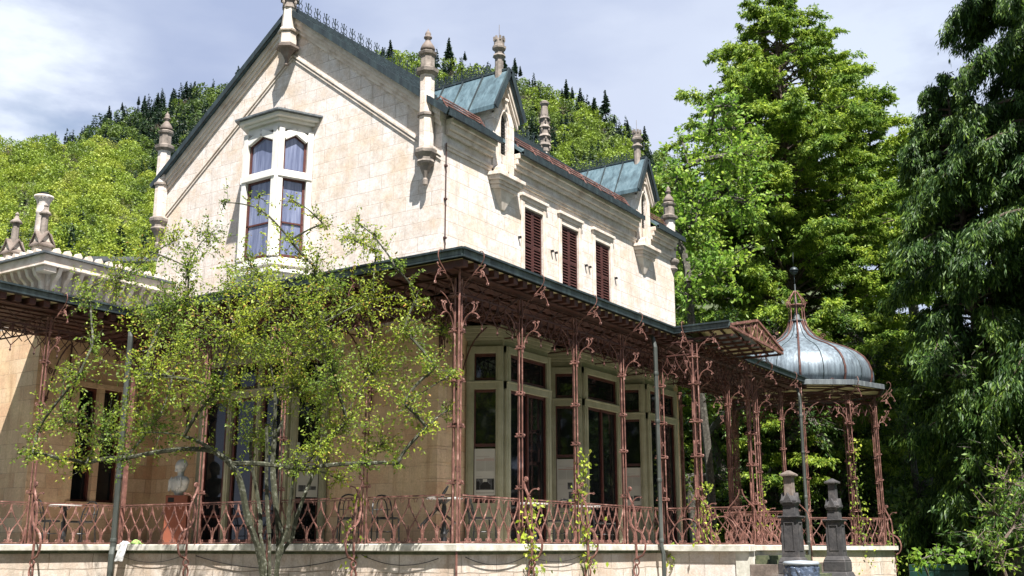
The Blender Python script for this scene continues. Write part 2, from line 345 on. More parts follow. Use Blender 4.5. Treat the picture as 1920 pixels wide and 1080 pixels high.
b.prism([(10.25, -.2), (10.25, -1.95), (10.6, -1.95), (10.6, -.2), (15.9, -.2), (15.9, .12), (10.25, .12)], 'z', c0, c1 - .003)
b.build('coping', 'coping', terr, bev=.012)
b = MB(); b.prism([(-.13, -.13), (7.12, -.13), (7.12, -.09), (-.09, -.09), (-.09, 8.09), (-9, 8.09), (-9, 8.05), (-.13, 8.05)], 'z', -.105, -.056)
b.build('mossy_shadow_band', 'moss', terr)  # mossy strip, its dark tone also stands for the shadow under the coping
b = MB()
b.prism([(.1, .1), (16.0, .1), (16.0, 3.1), (2.5, 3.1), (2.5, 10.5), (.1, 10.5)], 'z', -.05, .045)
b.box(7.4, 10.3, -1.9, .1, -.05, .043); b.box(-9, .1, 8.3, 10.6, -.05, .044)
b.build('floor', 'trim', terr)

# ---- steps up to the porch
st = empty('stone_steps', (8.85, -2.8, GZ), 'dark mossy stone steps rising between the two dark gate pillars', 'steps')
b = MB()
for i in range(9):
    b.box(7.55 - .0, 10.15, -1.92 - .22 * (i + 1), -1.88, GZ, .04 - .19 * (i + 1) + .0)
b.build('treads', 'moss', st)
for xx in (7.17, 10.2): b = MB(); b.box(xx, xx + .33, -2.6, -1.91, GZ, -.32); b.build('cheek_block', 'brownstone', st)
for g_ in (.25,):
    b = MB()
    for x in (7.33, 10.36):
        b.cur = 0
        def P(y, z): return (x, y, z)
        b = MB(); b.tube([P(-1.9, .80), P(-2.55, .42)], .014)
        b.tube([P(-1.9, .06), P(-2.55, -.28)], .012)
        for k in range(2):
            y0 = -1.93 - .3 * k; z0 = -.02 - .16 * k
            b.tube([P(y0, z0 + .8), P(y0 - .12, z0 + .5), P(y0 - .3, z0 + .05)], .011)
            b.tube([P(y0, z0 + .06), P(y0 - .12, z0 + .35), P(y0 - .3, z0 + .72)], .011)
            b.tube([P(y0 - .15 + a * .8, z0 + .3 + c) for a, c in spiral(0, 0, .02, .11, 0, 1.2)], .009)


# ================================================================ villa
villa = empty('marble_villa', (7.7, 6.5, GZ), 'pale marble villa with steep green copper roof, pinnacles and dormers above a veranda', 'villa')
def wall_holes(b, ax, val, u0, u1, z0, z1, holes, depth, sgn):
    """sheet on plane ax=val with rectangular holes (u0,u1,z0,z1) and reveals going inwards (sgn)"""
    us = sorted({u0, u1} | {h[0] for h in holes} | {h[1] for h in holes}); zs = sorted({z0, z1} | {h[2] for h in holes} | {h[3] for h in holes})
    P = (lambda u, d, z: (val + d * sgn, u, z)) if ax == 0 else (lambda u, d, z: (u, val + d * sgn, z))
    for i in range(len(us) - 1):
        for j in range(len(zs) - 1):
            a, c, e, f = us[i], us[i + 1], zs[j], zs[j + 1]; m = ((a + c) / 2, (e + f) / 2)
            if any(h[0] < m[0] < h[1] and h[2] < m[1] < h[3] for h in holes): continue
            b.quad(P(a, 0, e), P(c, 0, e), P(c, 0, f), P(a, 0, f))
    for a, c, e, f in holes:
        b.quad(P(a, 0, e), P(a, depth, e), P(a, depth, f), P(a, 0, f)); b.quad(P(c, 0, e), P(c, depth, e), P(c, depth, f), P(c, 0, f))
        b.quad(P(a, 0, e), P(a, depth, e), P(c, depth, e), P(c, 0, e)); b.quad(P(a, 0, f), P(a, depth, f), P(c, depth, f), P(c, 0, f))
SW = [(5.42, 6.20, 5.45, 7.33), (7.00, 7.79, 5.45, 7.33), (8.59, 9.37, 5.45, 7.33)]
def roofz(y, d=0): return RZ - SL * abs(y - YM) - d
b = MB()
wall_holes(b, 1, YB, XA + .3, XE - .3, 4.3, 8.3, SW, .28, 1)
b.quad((XE, YB, 0), (XE, YC, 0), (XE, YC, 4.3), (XE, YB, 4.3)); b.quad((XA + .3, YC, 0), (XE - .3, YC, 0), (XE - .3, YC, 8.3), (XA + .3, YC, 8.3))
b.prism([(YB, 4.3), (YC, 4.3), (YC, roofz(YC, .15)), (YM, RZ - .15), (YB, roofz(YB, .15))], 'x', XA, XA + .3)
b.prism([(YB, 4.3), (YC, 4.3), (YC, roofz(YC, .15)), (YM, RZ - .15), (YB, roofz(YB, .15))], 'x', XE - .3, XE)
b.build('upper_wall', 'marble', villa)
b = MB()
b.quad((XA, YB + .01, 0), (XE, YB + .01, 0), (XE, YB + .01, 4.3), (XA, YB + .01, 4.3))
b.quad((XA + .01, YB, 0), (XA + .01, YC, 0), (XA + .01, YC, 4.3), (XA + .01, YB, 4.3))
b.build('lower_wall', 'warm', villa)
# quoins on the lower corner
b = MB()
for k in range(14):
    z = .06 + k * .30; l1, l2 = (.42, .26) if k % 2 else (.26, .42)
    b.box(XA - .006, XA + l1, YB - .006, YB + l2, z, z + .292)
b.build('corner_quoins', 'warm', villa)
# mouldings
b = MB()
def chev(d0, d1, x0, x1, ya=YB, yb=YC):
    b.prism([(ya, roofz(ya, d0)), (YM, RZ - d0), (yb, roofz(yb, d0)), (yb, roofz(yb, d1)), (YM, RZ - d1), (ya, roofz(ya, d1))], 'x', x0, x1)
chev(.12, .26, XA - .13, XA - .002, YB - .03, YC + .03); chev(.26, .36, XA - .09, XA - .003, YB, YC); chev(.36, .46, XA - .05, XA - .004)
chev(1.04, 1.09, XA - .04, XA - .002, YB + .02); chev(1.14, 1.175, XA - .025, XA - .003, YB + .02)
b.build('gable_moulding', 'trim', villa)
DOR = [4.57, 11.22]
segs = [(XA + .1, DOR[0] - .42), (DOR[0] + .42, DOR[1] - .42), (DOR[1] + .42, XE)]
b = MB()
for x0, x1 in segs:
    b.box(x0, x1, 2.06, YB - .002, 8.30, 8.42); b.box(x0, x1, 2.11, YB - .003, 8.18, 8.30); b.box(x0, x1, 2.17, YB - .004, 8.08, 8.18)
    b.box(x0, x1, YB - .06, YB - .002, 7.84, 7.91); b.box(x0, x1, YB - .035, YB - .003, 7.77, 7.84)
b.build('eaves_cornice', 'trim', villa, bev=.01)
b = MB()
for x0, x1 in segs: b = MB(); b.tube([(x0, 1.99, 8.40), (x1, 1.99, 8.40)], .045, 8); b.build('gutter', 'coppdark', villa)
b = MB(); b.tube([(XA + .1, YB - .03, 7.9), (XA + .1, YB - .03, 4.7)], .012, 5)
for z in (5.1, 5.9, 6.7, 7.4): b.box(XA + .07, XA + .13, YB - .05, YB - .001, z, z + .04)
b.build('lightning_rod', 'rust', villa)
for x in (5.2, 6.55, 6.72, 8.1, 8.28, 9.6): b = MB(); b.box(x, x + .04, YB - .07, YB - .001, 6.55, 6.60); b.build('shutter_hook', 'black', villa)

# roof
roof = MB(); X0, X1 = 2.25, 13.30; T = .08
def slope(y0, y1):
    roof.prism([(y0, roofz(y0)), (y1, roofz(y1)), (y1, roofz(y1, T)), (y0, roofz(y0, T))], 'x', X0, X1)
slope(2.25, YM); slope(YM, 11.0)
XS = [(X0, DOR[0] - .42), (DOR[0] + .42, DOR[1] - .42), (DOR[1] + .42, X1)]
for xa, xb in XS: roof.prism([(1.96, roofz(1.96)), (2.25, roofz(2.25)), (2.25, roofz(2.25, T)), (1.96, roofz(1.96, T))], 'x', xa, xb)
roof_o = roof.build('roof', 'copper', villa)
b = MB(); x = X0 + .02
for i in range(21):
    x = X0 + .01 + i * (X1 - X0 - .05) / 20
    ys_ = 2.26 if any(abs(x - d_) < .44 for d_ in DOR) else 1.96
    b.beam((x, ys_, roofz(ys_) + .012), (x, YM, RZ + .012), .025, .045); b.beam((x, 11.0, roofz(11.0) + .012), (x, YM, RZ + .012), .025, .045)
b.build('standing_seams', 'coppdark', roof_o)
b = MB()
for y0 in (1.95, 11.01):
    b.beam((X0 - .02, y0, roofz(y0) - .045), (X0 - .02, YM, RZ - .045), .04, .12)
b.beam((X0, YM, RZ + .03), (X1, YM, RZ + .03), .09, .09)
for xa, xb in XS: b.beam((xa, 1.95, roofz(1.96) - .05), (xb, 1.95, roofz(1.96) - .05), .03, .12)
b.build('verge_edge', 'coppdark', roof_o)
def cresting(b, p, q, step=.3, h=.34):
    p = Vector(p); q = Vector(q); n = int((q - p).length / step); d = (q - p) / n; u = d.normalized()
    b.tube([p + Vector((0, 0, .05)), q + Vector((0, 0, .05))], .012, 4)
    for i in range(n):
        c = p + d * (i + .5); Z = Vector((0, 0, 1))
        b.tube([c, c + Z * h], .011, 4)
        for s in (-1, 1):
            b.tube([c + Z * .05, c + u * s * .09 + Z * .13, c + u * s * .11 + Z * .21, c + u * s * .06 + Z * .25], .009, 4)
            b.tube([c + Z * .17, c + u * s * .07 + Z * (h - .05), c + u * s * .09 + Z * h], .009, 4)
            b.tube([c + u * s * .15, c + u * s * .10 + Z * .10, c + Z * .12], .008, 4)
        b.lathe(c.x, c.y, [(.003, c.z + h - .02), (.024, c.z + h), (.003, c.z + h + .03)], 5)
b = MB(); cresting(b, (X0 + .15, YM, RZ + .06), (X1 - .2, YM, RZ + .06)); b.build('ridge_cresting', 'coppdark', roof_o)
def guard(b, x0, x1, y=2.35):
    z = roofz(y)
    for k, (dy, dz) in enumerate(((.0, .06), (.03, .13), (.06, .20))):
        b.tube([(x0, y + dy, z + dz), (x1, y + dy, z + dz)], .016, 4)
    n = max(2, int((x1 - x0) / .7) + 1)
    for i in range(n):
        x = x0 + (x1 - x0) * i / (n - 1); b.tube([(x, y - .12, roofz(y - .12)), (x, y + .07, z + .22), (x, y + .2, roofz(y + .2))], .014, 4)
for x0, x1 in ((XA + .15, 3.95), (5.2, 10.55), (11.85, 13.1)): b = MB(); guard(b, x0, x1); b.build('snow_guard', 'iron', roof_o)

# shuttered windows
def shutter_leaf(b, x0, x1, z0, z1, y):
    b.cur = 0; f = .05
    b.box(x0, x0 + f, y, y + .05, z0, z1); b.box(x1 - f, x1, y, y + .05, z0, z1)
    for z in (z0, (z0 + z1) / 2 - .03 + .12, z1 - f): b.box(x0 + f, x1 - f, y, y + .05, z, z + f)
    n = 26; h = (z1 - z0 - .1) / n
    for i in range(n):
        z = z0 + .05 + h * i
        b.add([(x0 + f, y - .005, z), (x1 - f, y - .005, z), (x1 - f, y + .045, z + h * 1.0), (x0 + f, y + .045, z + h * 1.0),
               (x0 + f, y + .005, z - .006), (x1 - f, y + .005, z - .006)], [(0, 1, 2, 3), (4, 5, 1, 0)])
win = None
for i, (x0, x1, z0, z1) in enumerate(SW):
    b = MB(); t = .015
    b.box(x0 + .002, x0 + t, YB + .07, YB + .2, z0 + .002, z1 - .002); b.box(x1 - t, x1 - .002, YB + .07, YB + .2, z0 + .002, z1 - .002); b.box(x0 + t, x1 - t, YB + .07, YB + .2, z1 - t, z1 - .002)
    b.box(x0 + t, x1 - t, YB + .21, YB + .22, z0 + .01, z1 - t)
    win = b.build('window', 'shutter', villa)
    xm = (x0 + x1) / 2
    for a, c in ((x0 + t, xm - .003), (xm + .003, x1 - t)):
        b = MB(); shutter_leaf(b, a, c, z0 + .005, z1 - t - .004, YB + .015); b.build('shutter', 'shutter', win)
    b = MB()
    b.box(x0 - .16, x1 + .16, YB - .10, YB - .002, z1 + .22, z1 + .29); b.box(x0 - .12, x1 + .12, YB - .06, YB - .003, z1 + .14, z1 + .22)
    b.box(x0 - .12, x0, YB - .045, YB - .002, z0, z1 + .14); b.box(x1, x1 + .12, YB - .045, YB - .002, z0, z1 + .14)
    b.box(x0, x1, YB - .03, YB - .002, z1 + .002, z1 + .14)
    b.build('window_surround', 'trim', win, bev=.008)

# dormers
def dormer(cx):
    W = .40; yf = 2.20; ap = 10.08; ft = 9.36
    d = MB(); b = d
    # front with a lancet opening
    hw, z0, zs, zt = .14, 7.93, 8.95, 9.27
    arc = [(hw, zs), (hw * .85, zs + .14), (hw * .5, zs + .25), (0, zt), (-hw * .5, zs + .25), (-hw * .85, zs + .14), (-hw, zs)]
    P = lambda x, z, y=yf: (cx + x, y, z)
    b.add([P(-W, 7.72), P(W, 7.72), P(W, z0), P(-W, z0)], [(0, 1, 2, 3)])
    b.add([P(-W, z0), P(-hw, z0), P(-hw, zs), P(-W, zs)], [(0, 1, 2, 3)]); b.add([P(hw, z0), P(W, z0), P(W, zs), P(hw, zs)], [(0, 1, 2, 3)])
    b.add([P(W, zs)] + [P(x, z) for x, z in arc[:4]] + [P(0, ap), P(W, ft)], [tuple(range(7))])
    b.add([P(-W, zs)] + [P(x, z) for x, z in arc[3:][::-1]] + [P(0, ap), P(-W, ft)], [tuple(range(7))])
    full = [(-hw, z0), (hw, z0)] + arc
    for (xa, za), (xb, zb) in zip(full, full[1:] + full[:1]): b.quad(P(xa, za), P(xb, zb), P(xb, zb, yf + .12), P(xa, za, yf + .12))
    b.quad(P(-W, 7.72), P(-W, 7.72, 4.4), P(-W, ft, 4.4), P(-W, ft)); b.quad(P(W, 7.72), P(W, 7.72, 4.4), P(W, ft, 4.4), P(W, ft))
    body = d.build('dormer', 'marble', villa)
    b = MB(); b.box(cx - hw + .0, cx + hw, yf + .10, yf + .12, z0, zt - .02); b.build('lancet_pane', 'interior', body)
    b = MB()
    for i in range(17):
        z = z0 + .03 + i * .075; ww = hw if z < zs else hw * max(.1, 1 - ((z - zs) / (zt - zs)) ** 1.6)
        b.beam((cx - ww, yf + .06, z), (cx + ww, yf + .06, z + .05 if i % 1 == 0 else z), .012, .018); b.beam((cx - ww, yf + .07, z + .05), (cx + ww, yf + .07, z), .012, .018)
    b.tube([(cx, yf + .05, z0), (cx, yf + .05, zt - .03)], .008, 4)
    b.build('lancet_grille', 'black', body)
    # gablet mouldings
    b = MB(); s = (ap - ft) / W
    for d0, d1, y0 in ((-.03, .10, yf - .10), (.10, .20, yf - .06)):
        b.prism([(cx - .47, ap - s * .47 - d0), (cx, ap - d0), (cx + .47, ap - s * .47 - d0), (cx + .47, ap - s * .47 - d1 - .05), (cx, ap - d1 - .05), (cx - .47, ap - s * .47 - d1 - .05)], 'y', y0, yf - .002)
    b.box(cx - .07, cx + .07, yf - .09, yf - .003, 9.5, 9.56); b.prism([(cx - .04, 9.5), (cx + .04, 9.5), (cx, 9.3)], 'y', yf - .06, yf - .002)
    prev = None
    for sx_ in (-1, 1): b.tube([(cx + sx_ * (hw + .03), yf - .01, z0)] + [(cx + abs(x) * sx_ * 1.22, yf - .01, z + .03) for x, z in arc[:4]], .022, 4)
    b.build('gablet_moulding', 'trim', body)
    # roof
    def rz(x): return ap + .16 - s * abs(x)
    b = MB()
    for sg in (-1, 1):
        b.prism([(cx, rz(0)), (cx + sg * .56, rz(.56)), (cx + sg * .56, rz(.56) - .10), (cx, rz(0) - .12)], 'y', yf - .16, 4.75)
    ro = b.build('dormer_roof', 'copper', body)
    b = MB()
    for sg in (-1, 1):
        for y in (yf - .15, 2.75, 3.3, 3.85): b.beam((cx + sg * .015, y, rz(0) + .01), (cx + sg * .56, y, rz(.56) + .01), .03 if y > 2.1 else .05, .03)
        b.beam((cx + sg * .02, yf - .18, rz(0) - .05), (cx + sg * .57, yf - .18, rz(.57) - .05), .04, .13)
    b.beam((cx, yf - .15, rz(0) + .02), (cx, 4.5, rz(0) + .02), .05, .05)
    b.build('roof_seam', 'coppdark', ro)
    b = MB(); cresting(b, (cx, 2.55, rz(0) + .03), (cx, 4.4, rz(0) + .03), .22, .2); b.build('ridge_cresting', 'coppdark', ro)
    b = MB(); z = rz(0)
    b.lathe(cx, yf + .13, [(.10, z - .35), (.095, z + .32), (.15, z + .37), (.13, z + .41), (.10, z + .43), (.10, z + .5), (.155, z + .55), (.16, z + .6), (.12, z + .63), (.12, z + .78)], 8, PI / 8)
    for k in range(8):
        a = k * PI / 4; b.box(cx + .11 * math.cos(a) - .02, cx + .11 * math.cos(a) + .02, yf + .13 + .11 * math.sin(a) - .02, yf + .13 + .11 * math.sin(a) + .02, z + .74, z + .84)
    b.tube([(cx, yf + .13, z + .78), (cx, yf + .13, z + 1.15)], .006, 4)
    b.build('finial', 'grime', body)
    b = MB(); b.cur = 0
    for (w1, dd, za, zb) in ((.56, .30, 7.66, 7.74), (.52, .26, 7.58, 7.66), (.46, .21, 7.50, 7.58), (.42, .18, 7.42, 7.50)):
        b.prism([(cx - w1, YB - .002), (cx - w1 + .06, YB - dd), (cx + w1 - .06, YB - dd), (cx + w1, YB - .002)], 'z', za, zb)
    vs = [(cx - .36, YB - .002, 7.42), (cx + .36, YB - .002, 7.42), (cx + .26, YB - .15, 7.42), (cx - .26, YB - .15, 7.42), (cx - .08, YB - .002, 7.02), (cx + .08, YB - .002, 7.02), (cx + .05, YB - .04, 7.02), (cx - .05, YB - .04, 7.02)]
    b.add(vs, [(0, 1, 2, 3), (7, 6, 5, 4), (3, 2, 6, 7), (2, 1, 5, 6), (0, 3, 7, 4)])
    b.box(cx - .40, cx - .22, YB - .26, YB - .003, 7.742, 7.86); b.prism([(cx - .4, 7.86), (cx - .22, 7.86), (cx - .31, 7.93)], 'y', YB - .25, YB - .004)
    b.build('corbel', 'trim', body, bev=.008)
dormer(DOR[0]); dormer(DOR[1])

# pinnacles
def pinnacle(cx, cy, z0, top, name='pinnacle', r=.155):
    b = MB(); rot = PI / 8
    z = z0
    prof = [(.02, z0 - .02), (.05, z0), (.055, z0 + .10), (.03, z0 + .14), (.09, z0 + .30), (.12, z0 + .38), (.17, z0 + .42), (.19, z0 + .46), (.17, z0 + .50), (.17, z0 + .56), (.23, z0 + .64), (.24, z0 + .70), (.21, z0 + .74), (r, z0 + .76)]
    b.lathe(cx, cy, prof, 8, rot)
    p = b.build(name, 'grime', villa)
    b = MB(); b.lathe(cx, cy, [(r, z0 + .76), (r, top - .95), (r - .02, top - .95)], 8, rot)
    b.build('shaft', 'marble', p)
    zz = top - 1.9
    b = MB(); b.lathe(cx, cy, [(r + .002, zz), (r + .035, zz + .01), (r + .035, zz + .06), (r + .002, zz + .08)], 8, rot)
    zz = top - 1.0
    b.lathe(cx, cy, [(r + .01, zz), (r + .08, zz + .05), (r + .09, zz + .12), (r + .02, zz + .16), (r - .005, zz + .17), (r - .005, zz + .42), (r + .03, zz + .45), (r + .045, zz + .5), (r, zz + .53)], 8, rot)
    b.build('collar', 'grime', p)
    b = MB(); zz = top - .46
    b.smooth = True
    b.lathe(cx, cy, [(r - .01, zz), (r - .0, zz + .06), (r - .03, zz + .13), (.07, zz + .21), (.045, zz + .27), (.085, zz + .30), (.085, zz + .33), (.05, zz + .35), (.065, zz + .39), (.05, zz + .43), (.015, zz + .47), (.004, zz + .52)], 12)
    b.build('cap', 'brownstone', p)
pinnacle(2.33, 2.57, 7.02, 10.35); pinnacle(2.36, 10.76, 7.0, 10.45); pinnacle(13.08, 2.32, 7.1, 9.98)
# the two tall gable spires, near and far
def spire(cx, sgn):
    b = MB(); cy = YM
    b.lathe(cx, cy, [(.02, 10.60), (.05, 10.62), (.045, 10.74), (.10, 10.86), (.19, 10.98), (.27, 11.0), (.27, 11.05), (.20, 11.09), (.19, 11.11)], 6)
    p = b.build('gable_spire', 'brownstone', villa)
    b = MB(); b.lathe(cx, cy, [(.20, 11.11), (.20, 11.36), (.16, 11.42)], 6); b.lathe(cx, cy, [(.24, 11.40), (.25, 11.44), (.18, 11.5), (.15, 11.52)], 6)
    b.lathe(cx, cy, [(.17, 11.5), (.14, 12.1)], 6); b.build('lower_shaft', 'trim', p)
    b = MB()
    for k in range(4):
        z = 12.0 + .3 * k; r = .17 - .012 * k
        b.lathe(cx, cy, [(r, z), (r - .01, z + .16), (r + .05, z + .2), (r + .02, z + .25), (r - .01, z + .3)], 8, PI / 8)
        for j in range(4):
            a = j * PI / 2 + (PI / 4 if k % 2 else 0); q = (cx + math.cos(a) * (r + .02), cy + math.sin(a) * (r + .02))
            b.lathe(q[0], q[1], [(.01, z + .03), (.035, z + .10), (.02, z + .16)], 5)
    b.lathe(cx, cy, [(.13, 13.2), (.11, 13.5), (.10, 13.52), (.15, 13.6), (.15, 13.66), (.07, 13.72)], 8)
    b.build('crocketed_shaft', 'grime', p)
spire(2.26, 1); spire(13.3, -1)

# oriel on the gable wall
orl = MB(); OX = 1.77
foot = lambda d: [(XA - .001, 5.85 - d * 1.3), (OX - d, 6.18 - d * .75), (OX - d, 7.18 + d * .75), (XA - .001, 7.51 + d * 1.3)]
def lerp(a, c, t): return (a[0] + (c[0] - a[0]) * t, a[1] + (c[1] - a[1]) * t)
orl.prism(foot(0), 'z', 5.55, 5.98)
for d, z0, z1 in ((.05, 5.86, 5.93), (.10, 5.78, 5.86), (.13, 5.62, 5.70), (.06, 5.55, 5.62)): orl.prism(foot(d), 'z', z0, z1)
for d, z0, z1 in ((-.02, 8.86, 9.02), (.06, 9.02, 9.09), (.15, 9.09, 9.18)): orl.prism(foot(d), 'z', z0, z1)
for zz, e0, e1 in ((5.55, .0, 0),):
    f = foot(.02); g = foot(-.35)
    orl.add([(x, y, 5.55) for x, y in f] + [(XA - .01, 6.4, 4.95), (2.2, 6.55, 4.95), (2.2, 6.85, 4.95), (XA - .01, 7.0, 4.95)], [(0, 1, 5, 4), (1, 2, 6, 5), (2, 3, 7, 6), (4, 5, 6, 7)])
A4 = foot(0)
def post(p, d, z0, z1, w=.075, t=.08):   # stone post centred on p, running along unit d
    orl.beam((p[0], p[1], z0), (p[0], p[1], z1), w * 2, t * 2, (d[0], d[1], 0))
for i in range(3):
    p, q = A4[i], A4[i + 1]; Lx = math.dist(p, q); u = ((q[0] - p[0]) / Lx, (q[1] - p[1]) / Lx)
    nrm = (-u[1], u[0]); nrm = nrm if nrm[0] < 0 or i != 1 else (-nrm[0], -nrm[1])
    def pt(s, o=0): return (p[0] + u[0] * s, p[1] + u[1] * s)
    e = .10
    for s in (e / 2, Lx - e / 2):
        c = pt(s); orl.beam((*c, 5.98), (*c, 8.87), e * 1.25, .14, (-u[1], u[0], 0))
    for z0, z1 in ((7.74, 7.90),): orl.beam((*pt(0), (z0 + z1) / 2), (*pt(Lx), (z0 + z1) / 2), .19, z1 - z0)
    # angled head over the upper light
    a, c, m = pt(e), pt(Lx - e), pt(Lx / 2)
    orl.beam((*a, 8.66), (*m, 8.84), .12, .16); orl.beam((*m, 8.84), (*c, 8.66), .12, .16)
orl_o = orl.build('oriel', 'white', villa, bev=.008)
fr = MB(); pane = MB()
for i in range(3):
    p, q = foot(-.04)[i], foot(-.04)[i + 1]; Lx = math.dist(p, q); u = ((q[0] - p[0]) / Lx, (q[1] - p[1]) / Lx)
    pt = lambda s: (p[0] + u[0] * s, p[1] + u[1] * s)
    a, c, m = pt(.09), pt(Lx - .09), pt(Lx / 2)
    pane.add([(*a, 6.0), (*c, 6.0), (*c, 8.66), (*m, 8.84), (*a, 8.66)], [(0, 1, 2, 3, 4)])
    for z0, z1, zm in ((6.0, 7.74, 7.74), (7.90, 8.60, 8.76)):
        for s in (.115, Lx - .115): fr.beam((*pt(s), z0), (*pt(s), z1), .05, .06, (u[0], u[1], 0))
        fr.beam((*a, z0 + .02), (*c, z0 + .02), .06, .05); fr.beam((*a, z1 - .02), (*m, zm - .02), .06, .05); fr.beam((*m, zm - .02), (*c, z1 - .02), .06, .05)
    fr.beam((*a, 6.75), (*c, 6.75), .05, .035)
pane.build('pane', 'curtain', orl_o); fr.build('casement', 'framewood', orl_o)
b = MB(); f = foot(.23); g = foot(.12)
zt = 9.42
b.add([(x, y, 9.18) for x, y in f] + [(x, y, 9.22) for x, y in f] + [(XA - .002, 6.68, zt + .05), (2.2, 6.68, zt)],
      [(0, 1, 2, 3), (0, 1, 5, 4), (1, 2, 6, 5), (2, 3, 7, 6), (4, 5, 9, 8), (5, 6, 9), (6, 7, 8, 9)])
b.build('oriel_roof', 'zinc', orl_o)
b = MB(); b.lathe(2.37, 6.68, [(.03, 9.42), (.02, 9.5), (.04, 9.53), (.012, 9.6), (.03, 9.64), (.004, 9.72)], 6); b.build('oriel_finial', 'grime', orl_o)

# ground floor bays
def bay(pts, z0, z1, cuts, name='bay_window', base=0.10, solid=None):
    """pts: footprint; cuts[i]: list of posts (fractions) on face i"""
    b = MB()
    nx = []
    def off(d):
        out = []
        for i, p in enumerate(pts):
            cxm = sum(a[0] for a in pts) / len(pts); cym = sum(a[1] for a in pts) / len(pts)
            dx, dy = p[0] - cxm, p[1] - cym; l = math.hypot(dx, dy)
            out.append((p[0] + dx / l * d, p[1] + dy / l * d))
        return out
    for d, a, c in ((.0, 3.86, 3.99), (.05, 3.99, 4.05), (.10, 4.05, 4.13), (.15, 4.13, 4.2), (.19, 4.2, 4.27)):
        b.prism(off(d), 'z', a, c)
    b.prism(off(.02), 'z', .046, base + .02)
    for i in range(len(pts) - 1):
        p, q = pts[i], pts[i + 1]; Lx = math.dist(p, q); u = ((q[0] - p[0]) / Lx, (q[1] - p[1]) / Lx)
        pt = lambda s: (p[0] + u[0] * s, p[1] + u[1] * s)
        for s in cuts[i]:
            w_ = .15 if s in (0, 1) else .12
            sp = min(max(s * Lx, w_ / 2), Lx - w_ / 2)
            b.beam((*pt(sp), base), (*pt(sp), 3.87), w_, .15, (-u[1], u[0], 0)); b.beam((*pt(sp), base), (*pt(sp), 3.87), w_ * .5, .19, (-u[1], u[0], 0))
        b.beam((*pt(0), 3.1), (*pt(Lx), 3.1), .17, .17); b.beam((*pt(0), 3.16), (*pt(Lx), 3.16), .21, .04)
        b.beam((*pt(0), 3.80), (*pt(Lx), 3.80), .14, .14)
    o = b.build(name, 'cream', villa, bev=.008)
    fr = MB(); gl = MB()
    ip = off(-.03)
    for i in range(len(pts) - 1):
        p, q = ip[i], ip[i + 1]; Lx = math.dist(p, q); u = ((q[0] - p[0]) / Lx, (q[1] - p[1]) / Lx)
        pt = lambda s: (p[0] + u[0] * s, p[1] + u[1] * s)
        gl.quad((*pt(0), base), (*pt(Lx), base), (*pt(Lx), 3.85), (*pt(0), 3.85))
        cs = cuts[i]
        for a, c in zip(cs, cs[1:]):
            s0, s1 = a * Lx + .10, c * Lx - .10
            if s1 - s0 < .1: continue
            for z0_, z1_ in ((base, 3.02), (3.19, 3.73)):
                for s in (s0 + .03, s1 - .03): fr.beam((*pt(s), z0_), (*pt(s), z1_), .05, .08, (-u[1], u[0], 0))
                for z in (z0_ + .03, z1_ - .03): fr.beam((*pt(s0), z), (*pt(s1), z), .05, .06)
            if (s1 - s0) > .9: fr.beam((*pt((s0 + s1) / 2), base), (*pt((s0 + s1) / 2), 3.02), .06, .08, (-u[1], u[0], 0))
            elif solid and i in solid:
                zz = 1.93; fr.beam((*pt(s0), zz), (*pt(s1), zz), .05, .06); fr.beam((*pt(s0), .90), (*pt(s1), .90), .05, .10)
            fr.beam((*pt(s0), .62), (*pt(s1), .62), .05, .05) if not (solid and i in solid) else None
    fr.build('window_frame', 'framewood', o); gl.build('pane', 'glass', o)
    return o
for k in range(3):
    x = 3.70 + 3.05 * k
    o = bay([(x - .33, YB), (x, 1.6), (x + 1.65, 1.6), (x + 1.98, YB)], 0, 4, [[0, 1], [0, 1], [0, 1]], solid={0})
    # pale boarding under the side light
    b = MB(); p, q = (x - .33, YB), (x, 1.6); t0, t1 = .16, .84
    A_ = lerp(p, q, t0); B_ = lerp(p, q, t1); b.beam((*A_, .47), (*B_, .47), .10, .72); b.build('apron_panel', 'cream', o)
bigbay = bay([(XA, 5.05), (1.8, 5.45), (1.8, 8.05), (XA, 8.45)], 0, 4, [[0, 1], [0, .33, .66, 1], [0, 1]], solid={0})

# side wing with its parapet
wing = MB()
XW = -.62
wall_holes(wing, 1, WY, XW, XA, 0, 4.6, [(.42, .90, .95, 3.4), (1.04, 1.55, .95, 3.4)], .25, 1)
wing.quad((XW, WY, 0), (XW, WY + 8, 0), (XW, WY + 8, 4.6), (XW, WY, 4.6))
wo = wing.build('side_wing', 'warm', villa)
b = MB(); wall_holes(b, 1, WY, XW, XA, 4.6, 6.0, [], .1, 1); b.quad((XW, WY, 4.6), (XW, WY + 8, 4.6), (XW, WY + 8, 6.0), (XW, WY, 6.0)); b.build('upper_wing_wall', 'marble', wo)
for x0, x1 in ((.42, .90), (1.04, 1.55)):
    b = MB(); b.box(x0, x1, WY + .17, WY + .2, .95, 3.4); pn = b.build('wing_pane', 'glass', wo)
    b = MB()
    for a, c in ((x0 + .002, x0 + .05), (x1 - .05, x1 - .002)): b.box(a, c, WY + .1, WY + .17, .952, 3.398)
    for z in (.952, 2.5, 3.34): b.box(x0 + .05, x1 - .05, WY + .1, WY + .17, z, z + .055)
    b.build('wing_window_frame', 'framewood', wo)
b = MB(); b.box(.3, 1.67, WY - .05, WY - .002, .85, .95); b.box(.3, 1.67, WY - .04, WY - .002, 3.4, 3.5)
for k in range(14):
    z = .05 + k * .32; l1 = .45 if k % 2 else .28; b.box(XW - .006, XW + l1, WY - .006, WY + .7 - l1, z, z + .312)
b.build('wing_trim', 'warm', wo)
